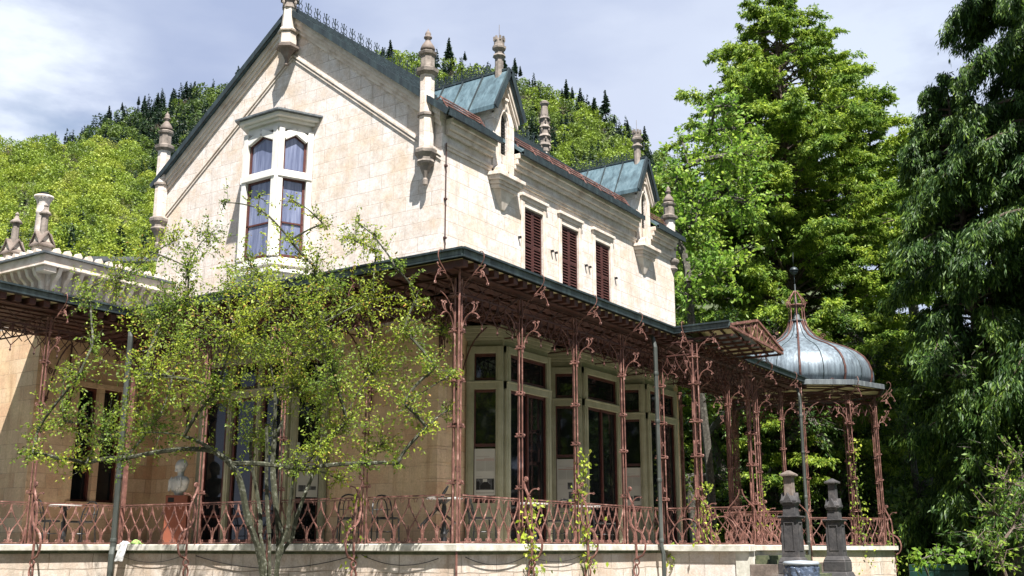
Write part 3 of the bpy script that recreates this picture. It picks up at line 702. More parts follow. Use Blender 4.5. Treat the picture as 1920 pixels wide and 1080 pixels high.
# parapet on little curved brackets
b = MB(); e = .30
def ring(d, z0, z1):      # L-shaped course round the wing corner
    b.box(XW - d, XA - .01, WY - d, WY - .001, z0, z1); b.box(XW - d, XW - .001, WY - .001, WY + 8, z0, z1)
ring(.04, 5.14, 5.22); ring(.08, 5.22, 5.29); ring(e, 5.82, 6.02); ring(e + .03, 5.78, 5.82)
for i in range(16):
    x = XW + .12 + i * .265
    if x < XA - .1: b.prism([(WY - .001, 5.30), (WY - .06, 5.34), (WY - .10, 5.52), (WY - .22, 5.62), (WY - e + .01, 5.78), (WY - .001, 5.78)], 'x', x - .05, x + .05)
for i in range(30):
    y = WY + .12 + i * .265; b.prism([(XW - .001, 5.30), (XW - .06, 5.34), (XW - .10, 5.52), (XW - .22, 5.62), (XW - e + .01, 5.78), (XW - .001, 5.78)], 'y', y - .05, y + .05)
b.prism([(XW - .28, WY - .28), (XW + .02, WY - .28), (XW + .02, WY - .002), (XW - .002, WY - .002), (XW - .002, WY + .02), (XW - .28, WY + .02)], 'z', 5.66, 5.78)
b.build('parapet', 'trim', wo, bev=.006)
b = MB(); e2 = .37
b.box(XW - e2, XA - .01, WY - e2, WY + .1, 6.02, 6.065); b.box(XW - e2, XW + .1, WY + .1, WY + 8, 6.02, 6.065)
b.build('parapet_flashing', 'zinc', wo)
b = MB()
def tooth(x, y, al):
    pr = [(-.10, 0), (.10, 0), (.11, .08), (.06, .15), (.0, .13), (-.03, .06), (-.10, .05)]
    if al: b.prism([(x + u * 1.05, 6.065 + v) for u, v in pr], 'y', y - .06, y + .06)
    else: b.prism([(y + u * 1.05, 6.065 + v) for u, v in pr], 'x', x - .06, x + .06)
for i in range(13): tooth(XW - .02 + i * .26, WY - .2, True)
for i in range(24): tooth(XW - .2, WY + .1 + i * .26, False)
b.build('parapet_cresting', 'trim', wo)
b = MB(); b.prism([(XW, WY + .1), (XA, WY + .1), (XA, WY + 8), (XW, WY + 8)], 'z', 6.05, 6.1)
b.beam((.6, WY + .6, 6.35), (XA, WY + .6, 6.75), .4, .1); b.build('wing_roof', 'zinc', wo)
def turret(cx, cy, k=1.):
    b = MB(); h = .19 * k; z0 = 6.05
    b.box(cx - h, cx + h, cy - h, cy + h, z0, z0 + .34)
    for ax in 'xy':
        c0 = cy if ax == 'x' else cx; a0 = (cx if ax == 'x' else cy)
        b.prism([(c0 - h, z0 + .34), (c0 + h, z0 + .34), (c0, z0 + .56)], ax, a0 - h, a0 + h)
        for s in (-1, 1): b.prism([(c0 - .06, z0 + .06), (c0 + .06, z0 + .06), (c0 + .06, z0 + .27), (c0, z0 + .37), (c0 - .06, z0 + .27)], ax, a0 + s * h - .004, a0 + s * h + .004)
    t = b.build('turret', 'trim', wo)
    b = MB()
    for ax in 'xy':
        c0 = cy if ax == 'x' else cx; a0 = (cx if ax == 'x' else cy); g = h + .05
        for s in (-1, 1): b.prism([(c0, z0 + .61), (c0 + s * (h + .045), z0 + .30), (c0 + s * (h + .045), z0 + .26), (c0, z0 + .565)], ax, a0 - g, a0 + g)
    b.build('turret_roof', 'brownstone', t)
    b = MB(); b.lathe(cx, cy, [(.085, z0 + .5), (.075, z0 + .98), (.13, z0 + 1.0), (.13, z0 + 1.03), (.06, z0 + 1.10), (.035, z0 + 1.17), (.05, z0 + 1.2), (.01, z0 + 1.26)], 8, PI / 8)
    b.build('turret_finial', 'grime', t)
turret(-.62, 10.74, .78); turret(-.60, 11.85, .78)
p = dep(72, 470, 24.2)
b = MB(); b.smooth = True
z = 6.05; b.lathe(p[0], p[1], [(.26, z), (.24, z + .2), (.16, z + .5), (.145, z + .55), (.135, z + 1.55), (.145, z + 1.57), (.145, z + 1.62), (.135, z + 1.64), (.14, z + 1.8), (.17, z + 1.9), (.22, z + 1.96), (.22, z + 2.0), (.14, z + 2.02)], 16)
rc = b.build('round_chimney', 'marble', wo); b = MB(); b.lathe(p[0], p[1], [(.12, z + 2.02), (.12, z + 2.07), (.10, z + 2.08)], 14); b.build('chimney_cowl', 'black', rc)
# ================================================================ iron veranda
ver = empty('iron_veranda', (0, 0, .06), 'rusty red iron veranda with copper edged canopy wrapped around the villa', 'veranda')
ZE, ZW = 4.59, 4.88
def sheet(b, pts, t=.045):
    n = len(pts); b.add(pts + [(x, y, z - t) for x, y, z in pts], [tuple(range(n)), tuple(range(2 * n - 1, n - 1, -1))] + [(i, (i + 1) % n, (i + 1) % n + n, i + n) for i in range(n)])
PX0, PX1, PYF = 7.32, 10.42, -1.68
b = MB()
sheet(b, [(-.36, -.36, ZE), (16.0, -.36, ZE), (16.0, YB, ZW), (XA, YB, ZW)])
sheet(b, [(-.36, -.36, ZE), (XA, YB, ZW), (XA, WY, ZW), (-.36, 7.86, ZE)])
sheet(b, [(-.36, 7.86, ZE), (XA, WY, ZW), (-9, WY, ZW), (-9, 7.86, ZE)])
PR = 4.93; xm = (PX0 + PX1) / 2
sheet(b, [(PX0, PYF, ZE), (xm, PYF, PR), (xm, .8, PR), (PX0, -.1, ZE + .02)]); sheet(b, [(xm, PYF, PR), (PX1, PYF, ZE - .1), (PX1, -.1, ZE), (xm, .8, PR)])
croof = b.build('canopy_roof', 'zinc', ver)
b = MB()
for p, q in (((-.37, -.37), (PX0, -.37)), ((-.37, -.37), (-.37, 7.85)), ((-.37, 7.85), (-9, 7.85)), ((PX0 - .01, -.35), (PX0 - .01, PYF)), ((PX1, -.37), (16, -.37))):
    b.beam((*p, ZE - .02), (*q, ZE - .02), .05, .085)
b.build('fascia', 'fascia', croof)
b = MB()
for p, q in (((-.40, -.40), (PX0, -.40)), ((-.40, -.40), (-.40, 7.82)), ((-.40, 7.82), (-9, 7.82)), ((PX0 - .04, -.38), (PX0 - .04, PYF)), ((PX1, -.40), (16, -.40))):
    b.beam((*p, ZE + .035), (*q, ZE + .035), .07, .035)
    b.beam((p[0] + .02, p[1] + .02, ZE - .082), (q[0] + .02, q[1] + .02, ZE - .082), .04, .035)
b.build('drip_edge', 'coppdark', croof)
# cream soffit panels and the joists below them
b = MB(); zs = 4.475
b.quad((-.33, -.33, zs), (16, -.33, zs), (16, YB, zs), (-.33, YB, zs)); b.quad((-.33, YB, zs), (XA, YB, zs), (XA, WY, zs), (-.33, WY, zs)); b.quad((-9, 7.9, zs), (-.33, 7.9, zs), (-.33, WY, zs), (-9, WY, zs))
b.quad((PX0 + .03, PYF + .02, ZE - .06), (xm, PYF + .02, PR - .06), (xm, .7, PR - .06), (PX0 + .03, -.2, ZE - .06)); b.quad((xm, PYF + .02, PR - .06), (PX1 - .03, PYF + .02, ZE - .15), (PX1 - .03, -.2, ZE - .1), (xm, .7, PR - .06))
b.build('soffit', 'soffit', ver)
b = MB()
x = -.3
while x < 16:
    b.box(x, x + .13, -.33, YB if x > XA or True else WY, 4.36, zs - .003); x += .29
y = -.3 + .05
while y < WY:
    b.box(-.33, XA, y, y + .13, 4.355, zs - .004) if y > YB else None; y += .29
x = -8.9
while x < -.4:
    b.box(x, x + .13, 7.9, WY, 4.357, zs - .003); x += .29
for k in range(8):
    y = -.15 + k * .33; b.box(-.33, 16, y, y + .20, 4.33, 4.354)
for k in range(8):
    x = -.15 + k * .33; b.box(x, x + .20, YB, WY, 4.33, 4.353)
    y = 8.0 + k * .33; b.box(-9, -.33, y, y + .20, 4.33, 4.352) if y < WY else None
for k in range(10):
    y = PYF + .08 + k * .27
    if y < .1: b.beam((PX0 + .03, y, ZE - .10), (xm, y, PR - .10), .03, .05); b.beam((xm, y, PR - .10), (PX1 - .03, y, ZE - .19), .03, .05)
for k in range(7):
    x = PX0 + .1 + k * .48; b.box(x, x + .03, PYF, -.2, 4.33, 4.38)
b.build('joists', 'rust', ver)
# lower bracing lattice under the soffit
b = MB()
def lattice(p, q, z0, z1, st=.46):
    p = Vector((*p, 0)); q = Vector((*q, 0)); L_ = (q - p).length; n = max(1, round(L_ / st)); d = (q - p) / n
    for z in (z0, z1): b.beam(p + Vector((0, 0, z)), q + Vector((0, 0, z)), .022, .026)
    for i in range(n):
        a = p + d * i; c = a + d
        b.beam(a + Vector((0, 0, z0)), c + Vector((0, 0, z1)), .014, .014); b.beam(a + Vector((0, 0, z1)), c + Vector((0, 0, z0)), .014, .014); b.beam(a + Vector((0, 0, z0)), a + Vector((0, 0, z1)), .014, .014)
CA = [0, 1.83, 3.70, 5.58, 7.33]; CA2 = [9.2, 11.05, 12.9, 14.75]; CB = [1.83, 3.80, 5.85]
for x in CA + CA2: lattice((x, 0), (x, YB), 4.02, 4.29)
for y in CB: lattice((0, y), (XA, y), 4.02, 4.29)
for x in (-1.8, -3.7, -5.6): lattice((x, 8.2), (x, WY), 4.02, 4.29)
lattice((0, 0), (XA, YB), 4.02, 4.29)
lattice((0, 1.1), (16, 1.1), 4.05, 4.29); lattice((1.2, 1.1), (1.2, WY), 4.05, 4.29)
b.build('ceiling_truss', 'rust', ver)
# valance of hanging pointed loops
def valance(p, q):
    b = MB(); P = Vector((*p, 0)); Q = Vector((*q, 0)); L_ = (Q - P).length; u = (Q - P) / L_; n = max(2, round(L_ / .46)); s = L_ / n
    A = lambda a, z: P + u * a + Vector((0, 0, z))
    for z in (4.02, 4.30): b.beam(A(0, z), A(L_, z), .022, .026)
    for i in range(n):
        a = i * s
        b.tube([A(a, 4.02), A(a + s, 4.30)], .009, 4); b.tube([A(a, 4.30), A(a + s, 4.02)], .009, 4)
        for k in (0, 1):
            x0 = a + k * s; sg = 1 - 2 * k
            b.tube([A(x0 + sg * c, z) for c, z in bez((0, 4.02), (0, 3.82), (s * .28, 3.72), (s * .5, 3.60), 6)], .010, 4)
            b.tube([A(x0 + sg * c, z) for c, z in bez((s * .5, 4.02), (s * .48, 3.85), (s * .25, 3.80), (s * .05, 3.70), 5)], .008, 4)
        b.tube([A(a + s / 2, 3.62), A(a + s / 2, 3.52)], .008, 4); c = A(a + s / 2, 0); b.lathe(c.x, c.y, [(.003, 3.48), (.022, 3.52), (.004, 3.56)], 5)
        b.tube([A(a + s / 2, 4.02), A(a + s / 2, 3.78)], .006, 4)
    return b.build('valance', 'rust', ver)
pts = CA + CA2
for a, c in zip(pts, pts[1:]): valance((a, 0), (c, 0))
for a, c in zip([0] + CB, CB + [8.2]): valance((0, a), (0, c))
for a, c in ((-0.0, -1.9), (-1.9, -3.8), (-3.8, -5.7)): valance((a, 8.2), (c, 8.2))
valance((7.33, -.8), (10.42, -.8)); valance((7.33, 0), (7.33, -.8)); valance((10.42, -.8), (10.42, 0))
valance((0, 0), (XA, YB))
# porch end truss
b = MB(); yy = PYF
b.beam((PX0, yy, ZE - .07), (PX1, yy, ZE - .20), .05, .05); b.beam((PX0, yy, ZE - .03), (xm, yy, PR - .02), .06, .05); b.beam((xm, yy, PR - .02), (PX1, yy, ZE - .13), .06, .05)
b.beam((PX0 + .1, yy + .02, ZE - .10), (xm, yy + .02, PR - .14), .03, .03); b.beam((xm, yy + .02, PR - .14), (PX1 - .1, yy + .02, ZE - .21), .03, .03)
for k in range(1, 8):
    x = PX0 + (PX1 - PX0) * k / 8; zt = PR - abs(x - xm) / (xm - PX0) * (PR - ZE + (.1 if x > xm else 0)); zb = ZE - .07 - .13 * k / 8
    b.beam((x, yy, zb), (x, yy, zt), .025, .025)
    x2 = PX0 + (PX1 - PX0) * (k + (1 if k < 4 else -1)) / 8; b.beam((x2, yy, ZE - .1 - .13 * k / 8), (x, yy, zt), .018, .018)
b.build('porch_truss', 'iron', ver)

# columns -------------------------------------------------------------
def fleur(b, P, r=.011, s=1.):
    """P maps (o, z) -> point; a spray of three curls at the origin of P"""
    for pts in (bez((0, 0), (.08, .02), (.12, .08), (.10, .13), 6), bez((0, 0), (.06, .05), (.06, .12), (.02, .14), 6), bez((0, 0), (.08, -.02), (.13, -.05), (.12, -.10), 6)):
        b.tube([P(o * s, z * s) for o, z in pts], r * 1.2, 4, r * .8)
        o, z = pts[-1]; b.tube([P((o + a) * s, (z + c) * s) for a, c in spiral(0, 0, .028, .006, 0, 1.1, 8)], r, 4)
def upper_bracket(b, P):
    b.tube([P(o, z) for o, z in bez((.03, 3.30), (.05, 3.52), (.12, 3.62), (.24, 3.66), 8)], .016, 5, .010)
    fleur(b, lambda o, z: P(.24 + o, 3.66 + z), .010, 1.05)
    b.tube([P(o, z) for o, z in bez((.03, 3.95), (.08, 4.2), (.2, 4.28), (.34, 4.28), 8)], .008, 4)
    b.tube([P(o, z) for o, z in bez((.20, 4.20), (.30, 4.36), (.42, 4.38), (.47, 4.50), 8)], .011, 4, .008)
    b.tube([P(o, z) for o, z in bez((.47, 4.50), (.50, 4.62), (.40, 4.70), (.36, 4.60), 8)], .009, 4, .007)
    b.tube([P(o, z) for o, z in bez((.30, 4.31), (.42, 4.30), (.52, 4.25), (.55, 4.10), 8)], .010, 4, .007)
    fleur(b, lambda o, z: P(.40 + o * .8, 4.33 - z * .8), .010, .9)
    b.tube([P(.55 + a, 4.08 + c) for a, c in spiral(0, 0, .03, .008, PI / 2, 1.2, 8)], .010, 4)
def lower_brace(b, P, r=.021):
    b.tube([P(.085 + a, 1.12 + c) for a, c in spiral(0, 0, .008, .04, PI * .2, 1.3, 12)], r * .9, 5)
    b.tube([P(o, z) for o, z in bez((.05, 1.10), (.03, .95), (.20, .85), (.195, .55), 10)] + [P(.20, .2), P(.20, -.2)], r, 5)
    b.tube([P(o, z) for o, z in bez((.16, .86), (.02, .72), (.07, .55), (.10, .45), 6) + bez((.10, .45), (.16, .32), (.24, .35), (.31, .28), 6) + bez((.31, .28), (.43, .15), (.42, -.06), (.32, -.15), 8) + [(.2, -.2)]], r, 5)
    b.tube([P(o, z) for o, z in bez((.12, .80), (.18, .95), (.22, .97), (.31, .96), 6)], r * .6, 4); b.tube([P(.33 + a, .96 + c) for a, c in spiral(0, 0, .006, .024, 0, 1, 7)], r * .5, 4)
    b.tube([P(.2 + .06 * math.sin(t), -.26 - .06 * math.cos(t)) for t in [k * PI / 5 for k in range(11)]], r * .8, 4)
    b.tube([P(o, z) for o, z in bez((.2, -.3), (.10, -.38), (.12, -.5), (.2, -.56), 6) + bez((.2, -.56), (.26, -.6), (.22, -.7), (.17, -.66), 5)], r * .9, 5)
    b.tube([P(o, z) for o, z in bez((.21, -.33), (.27, -.42), (.24, -.5), (.19, -.55), 6)], r * .7, 4)
def column_shaft(b, rods, r=.016, z0=.045, z1=4.3):
    for x, y in rods: b.tube([(x, y, z0), (x, y, z1)], r, 6)
    ex = max(abs(x) for x, y in rods) + .02
    for z in (.07, 1.02, 1.9, 2.62, 3.42, 4.0):
        b.box(-ex, ex, -ex, ex, z, z + .022); b.box(-ex * .85, ex * .85, -ex * .85, ex * .85, z + .05, z + .065)
        if z > .5 and z < 4:
            for sx_ in (-1, 1):
                b.tube([(sx_ * (ex + .01 + a), -.01, z + .03 + c) for a, c in spiral(.018, 0, .03, .008, PI, 1.1, 8)], .008, 4)
                b.tube([(sx_ * .01, -(ex + .015 + a), z + .03 + c) for a, c in spiral(.012, 0, .026, .008, PI, 1.1, 8)], .008, 4)
def spandrel(b, s=.45):
    for sx_ in (-1, 1):
        b.tube([(sx_ * a, 0, z) for a, z in bez((.03, 3.45), (.08, 3.75), (.2, 3.95), (s, 4.02), 7)], .009, 4)
        b.tube([(sx_ * a, 0, z) for a, z in bez((.05, 3.85), (.15, 3.95), (.22, 3.8), (.17, 3.75), 6)], .009, 4)
b = MB(); column_shaft(b, [(-.04, -.02), (.0, -.055), (.04, -.02), (0, .03)], .0125); spandrel(b)
for sx_ in (-1, 1): b.tube([(sx_ * a, -.02, z) for a, z in bez((.05, .45), (.06, .2), (.12, .12), (.13, .06), 5)], .014, 4)
col0 = b.build('column', 'iron', ver)
b = MB(); upper_bracket(b, lambda o, z: (0, -.04 - o, z)); ub0 = b.build('upper_bracket', 'iron', None); ub0.parent = col0
b = MB(); lower_brace(b, lambda o, z: (0, -.04 - o, z)); lb0 = b.build('lower_brace', 'iron', None); lb0.parent = col0
spots = [(x, 0, 0) for x in CA[1:4]] + [(x, 0, 0) for x in CA2] + [(0, y, -PI / 2) for y in CB] + [(-x, 8.2, 0) for x in (1.9, 3.8)]
for i, (x, y, r) in enumerate(spots):
    c = col0 if i == 0 else copy_tree(col0, ver)
    c.location = (x, y, -.06); c.rotation_euler = (0, 0, r)
ub0.location = lb0.location = (0, 0, .0)
# corner columns: three open rods with a thicker post behind
b = MB(); column_shaft(b, [(-.085, -.02), (.0, -.09), (.085, .02)], .014); b.tube([(.05, .08, .05), (.05, .08, 4.3)], .024, 8); spandrel(b)
for z in (1.25, 2.2, 3.0):
    for q in ((-.05, -.06), (.05, -.04)): b.tube([(q[0] + a, q[1], z + c) for a, c in spiral(0, 0, .04, .04, 0, 1, 10)], .008, 4)
cc0 = b.build('corner_column', 'iron', ver)
b = MB()
for dr in ((0, -1), (-1, 0)):
    upper_bracket(b, lambda o, z: (dr[0] * (o + .05), dr[1] * (o + .05), z))
ub = b.build('upper_bracket', 'iron', None); ub.parent = cc0
cspots = [(0, 0, 0), (7.35, -.8, 0), (10.42, -.8, 0), (7.35, .02, 0)]
for i, (x, y, r) in enumerate(cspots):
    c = cc0 if i == 0 else copy_tree(cc0, ver)
    c.location = (x, y, -.06)
# plain square rust posts
b = MB(); b.box(-.035, .035, -.035, .035, .045, 4.3); b.box(-.08, .08, -.08, .08, .045, .12); b.box(-.08, .08, -.08, .08, 3.9, 3.95); p0 = b.build('post', 'iron', ver)
for i, (x, y) in enumerate(((11.05 + .18, .1), (10.2, 2.3), (14.0, 2.6), (.05, 8.15), (12.2, 2.9))):
    c = p0 if i == 0 else copy_tree(p0, ver); c.location = (x, y, -.06)
# single front rod down the corner
b = MB(); b.tube([(-.16, -.16, -1.2), (-.16, -.16, .0), (-.15, -.15, 4.4)], .018, 6); b.build('corner_rod', 'iron', ver)
# wall brackets on the shaded walls
def wb(x, y, dx, dy):
    b = MB()
    P = lambda o, z: (x + dx * o, y + dy * o, z)
    b.tube([P(.03, 2.6), P(.03, 4.3)], .02, 5); b.tube([P(o, z) for o, z in bez((.03, 2.9), (.3, 3.1), (.2, 3.8), (.8, 4.1), 10)], .016, 4)
    b.tube([P(.12 + a, 3.0 + c) for a, c in spiral(0, 0, .07, .01, 0, 1.5)], .012, 4); b.tube([P(.2 + a, 3.6 + c) for a, c in spiral(0, 0, .09, .01, 2, 1.5)], .012, 4)
    b.build('wall_bracket', 'rust', ver)
for y in (3.9, 9.3): wb(XA, y, -1, 0)
for x in (-.45, .1, 1.9): wb(x, WY, 0, -1)
wb(2.9, YB, 0, -1)
# downpipes belong to the veranda
def pipe(name, x, y, z1, foot, r=.045):
    b = MB(); b.tube([(x + foot[0], y + foot[1], GZ), (x + foot[0], y + foot[1], -.12), (x, y, .02), (x, y, z1 - .35), (x + .03, y + .06, z1 - .15), (x + .10, y + .22, z1)], r, 8)
    for z in (.1, 1.3, 2.5, 3.5): b.lathe(x, y, [(r + .004, z), (r + .01, z + .02), (r + .01, z + .06), (r + .004, z + .08)], 8)
    return b.build(name, 'pipe', ver)
p = hit(218, 950, 0, -.27); pipe('downpipe', -.27, p[1], 4.45, (-.05, -.04), .055)
p = hit(1238, 950, 1, -.28); pipe('downpipe', p[0], -.28, 4.45, (.02, -.03))
pipe('downpipe', 15.55, -.28, 4.45, (0, 0))

# ---------------------------------------------------------------- railings
RH = .80; RZ0 = .075
def rail_run(thing, p, q, h=RH, z0=RZ0, un=.305):
    P = Vector((*p, 0)); Q = Vector((*q, 0)); L_ = (Q - P).length; u = (Q - P) / L_; n = max(1, round(L_ / un)); s = L_ / n
    nv = Vector((u.y, -u.x, 0))
    A = lambda a, z, o=0: P + u * a + nv * o + Vector((0, 0, z))
    b = MB()
    b.beam(A(0, h), A(L_, h), .028, .022); b.beam(A(0, h - .035), A(L_, h - .035), .01, .012); b.beam(A(0, z0 + .01), A(L_, z0 + .01), .022, .02)
    H = h - .04
    for i in range(n + 1):
        a = i * s
        for sg in (-1, 1):
            if not (0 <= a + sg * s * .5 <= L_): continue
            top = bez((0, H), (sg * .01, H - .16), (sg * s * .25, H - .20), (sg * s * .5, z0 + (H - z0) * .52), 6)
            bot = bez((sg * s * .5, z0 + (H - z0) * .52), (sg * s * .78, z0 + .26), (sg * s * .96, z0 + .22), (sg * s * .985, z0 + .02), 6)
            if not (0 <= a + sg * s <= L_ + .01): bot = bot[:4]
            b.tube([A(min(max(a + c, 0), L_), z) for c, z in top + bot[1:]], [.013] + [.011] * (len(top) + len(bot) - 2), 4)
            # leaf spikes and scrolls
            b.tube([A(a + sg * .02, H - .12), A(a + sg * .055, H - .155), A(a + sg * .06, H - .10)], .006, 4, .002)
            b.tube([A(a + sg * .018, z0 + .20), A(a + sg * .06, z0 + .24), A(a + sg * .055, z0 + .29)], .006, 4, .002)
            b.tube([A(a + sg * .012 + sg * c, z0 + z) for c, z in bez((0, .13), (.0, .05), (.02, .015), (.045, .02), 4) + [(.066, .04), (.058, .065), (.038, .062), (.036, .045)]], .008, 4)
            b.tube([A(a + sg * (s * .5) - sg * .05, h - .035), A(a + sg * s * .5 - sg * .02, h - .07), A(a + sg * s * .5 - sg * .02, h - .10)], .006, 4)
            m = (sg * s * .5 + sg * .035)
            b.tube([A(min(max(a + m, 0), L_), z0 + (H - z0) * .44), A(min(max(a + m + sg * .03, 0), L_), z0 + (H - z0) * .34)], .006, 4, .002)
        b.tube([A(a, H - .15), A(a, H - .02)], .006, 4, .016); b.tube([A(a, z0 + .28), A(a, z0 + .12)], .008, 4, .014)
    return b.build('railing_panel', 'iron', thing)
def railing(label, segs, **k):
    t = empty('iron_railing', (*segs[0][0], .06), label, 'railing')
    for p, q in segs: rail_run(t, p, q, **k)
    return t
railing('long pink iron railing of crossing curves before the bay windows', [((a + .06, 0), (c - .06, 0)) for a, c in zip(CA, CA[1:])])
railing('pink iron railing along the gable side behind the flowering shrub', [((0, a + .06), (0, c - .06)) for a, c in zip([0] + CB, CB + [8.2])])
railing('pink iron railing of the side wing at the left edge of the photo', [((-a - .06, 8.2), (-c + .06, 8.2)) for a, c in ((0, 1.9), (1.9, 3.8), (3.8, 5.7))])
railing('dense pink iron railing right of the porch and behind the first gate pillar', [((a + .06, 0), (c - .06, 0)) for a, c in ((10.5, 12.9), (12.9, 14.75), (14.75, 15.8))])
rr = railing('pink iron railing on both flanks of the entrance porch', [((7.3, -.1), (7.3, -.75)), ((7.3, -.85), (7.3, -1.8)), ((10.4, -.1), (10.4, -.75)), ((10.4, -.85), (10.4, -1.8))])
for x, r in ((7.27, .33), (10.42, .33)):
    b = MB()
    for cy_, z_ in ((-.55, .28), (-1.3, .32)): b.tube([(x, cy_ + r * math.cos(t), z_ + .3 * math.sin(t)) for t in [k * PI / 9 for k in range(19)]], .013, 4)
    for cy_ in (-.8, -1.75): b.tube([(x, cy_ + o * sg, z) for o, z in bez((.03, 1.15), (.02, .9), (.35, .85), (.3, .62), 8) for sg in (1,)], .013, 4); b.tube([(x, cy_ - o, z) for o, z in bez((.03, 1.15), (.02, .9), (.35, .85), (.3, .62), 8)], .013, 4)
    b.build('railing_hoop', 'iron', rr)

# ================================================================ domed pavilion
PC = dep(1521, 1022, 32.2); PCX, PCY = PC[0], PC[1]
pav = empty('domed_pavilion', (PCX, PCY, .04), 'round iron pavilion with a ribbed bluish grey dome and openwork spire', 'pavilion')
ang0 = math.atan2(CAM[1] - PCY, CAM[0] - PCX); NS = 10
PR_ = [(PCX + math.cos(ang0 + 2 * PI * k / NS), PCY + math.sin(ang0 + 2 * PI * k / NS)) for k in range(NS)]
dirs = [(math.cos(ang0 + 2 * PI * k / NS), math.sin(ang0 + 2 * PI * k / NS)) for k in range(NS)]
ring_ = lambda R_: [(PCX + R_ * c, PCY + R_ * s) for c, s in dirs]
b = MB(); b.prism(ring_(2.35), 'z', GZ, -.06); b.build('base_wall', 'base', pav)
b = MB(); b.prism(ring_(2.46), 'z', -.06, .05); b.build('base_coping', 'coping', pav)
ZP = 4.60
b = MB(); b.lathe(PCX, PCY, [(2.0, ZP + .03), (2.42, ZP - .02), (2.44, ZP - .03), (2.44, ZP - .16), (2.40, ZP - .17), (2.38, ZP - .05), (1.9, ZP + .0)], NS, ang0); b.build('eave', 'zinc', pav)
b = MB(); b.prism(ring_(2.36), 'z', ZP - .10, ZP - .085); b.build('soffit', 'soffit', pav)
prof = [(2.03, ZP + .03), (2.09, ZP + .22), (2.09, ZP + .42), (2.02, ZP + .64), (1.89, ZP + .84), (1.68, ZP + 1.02), (1.38, ZP + 1.18), (1.05, ZP + 1.31), (.76, ZP + 1.44), (.52, ZP + 1.60), (.36, ZP + 1.78), (.26, ZP + 1.95), (.20, ZP + 2.08)]
b = MB(); b.smooth = False
NF = 20
b.lathe(PCX, PCY, prof, NF, ang0); dome = b.build('dome', 'dome', pav)
for fz in dome.data.polygons: fz.use_smooth = True
b = MB(); b.cur = 0
for k in range(NS):
    a = ang0 + 2 * PI * k / NS
    b.tube([(PCX + (r + .015) * math.cos(a), PCY + (r + .015) * math.sin(a), z) for r, z in prof], .032, 6)
b.build('dome_rib', 'rust', dome)
b = MB()
for k in range(NS):
    a = ang0 + 2 * PI * (k + .5) / NS
    b.tube([(PCX + (r + .004) * math.cos(a), PCY + (r + .004) * math.sin(a), z) for r, z in prof], .014, 5)
b.build('dome_seam', 'coppdark', dome)
b = MB()
zt = ZP + 2.08
b.lathe(PCX, PCY, [(.19, zt), (.26, zt + .02), (.26, zt + .05), (.12, zt + .09), (.08, zt + .25), (.05, zt + .3), (.05, zt + .5), (.03, zt + .8), (.02, zt + 1.2)], 10)
b.build('spire_base', 'zinc', dome)
b = MB()
for k in range(8):
    a = ang0 + 2 * PI * k / 8; P = lambda o, z: (PCX + o * math.cos(a), PCY + o * math.sin(a), z)
    b.tube([P(.42, zt - .42), P(.30, zt - .15), P(.23, zt + .1), P(.22, zt + .42)], .016, 5)
    b.tube([P(o, z) for o, z in bez((.22, zt + .4), (.38, zt + .62), (.16, zt + .8), (.04, zt + .98), 8)], .015, 4)
    b.tube([P(.27 + c, zt + .58 + d) for c, d in spiral(0, 0, .06, .012, 0, 1.3, 10)], .011, 4)
    if k % 2 == 0:
        b.tube([P(o, z) for o, z in bez((.62, zt - .78), (.72, zt - .45), (.50, zt - .40), (.46, zt - .52), 8)], .013, 4)
        b.tube([P(.72 + c, zt - .46 + d) for c, d in spiral(0, 0, .09, .012, 0, 1.4, 10)], .012, 4); b.tube([P(.62 + c, zt - .3 + d) for c, d in spiral(0, 0, .06, .012, 2, 1.3, 10)], .010, 4)
b.lathe(PCX, PCY, [(.24, zt + .5), (.25, zt + .52), (.24, zt + .54)], 12)
b.build('spire_scrolls', 'iron', dome)
b = MB(); b.smooth = True; zb = dep(1490, 514, 32.2)[2] + .1
b.tube([(PCX, PCY, zt + 1.1), (PCX, PCY, zb)], .012, 5)
b.lathe(PCX, PCY, [(.01, zb - .13), (.07, zb - .11), (.115, zb - .04), (.12, zb)], 14); b.lathe(PCX, PCY, [(.135, zb), (.13, zb + .03), (.09, zb + .10), (.02, zb + .13)], 14)
b.tube([(PCX, PCY, zb + .1), (PCX - .02, PCY, zb + .32), (PCX + .02, PCY, zb + .6)], .006, 4)
b.build('spire_ball', 'coppdark', dome)
b = MB()
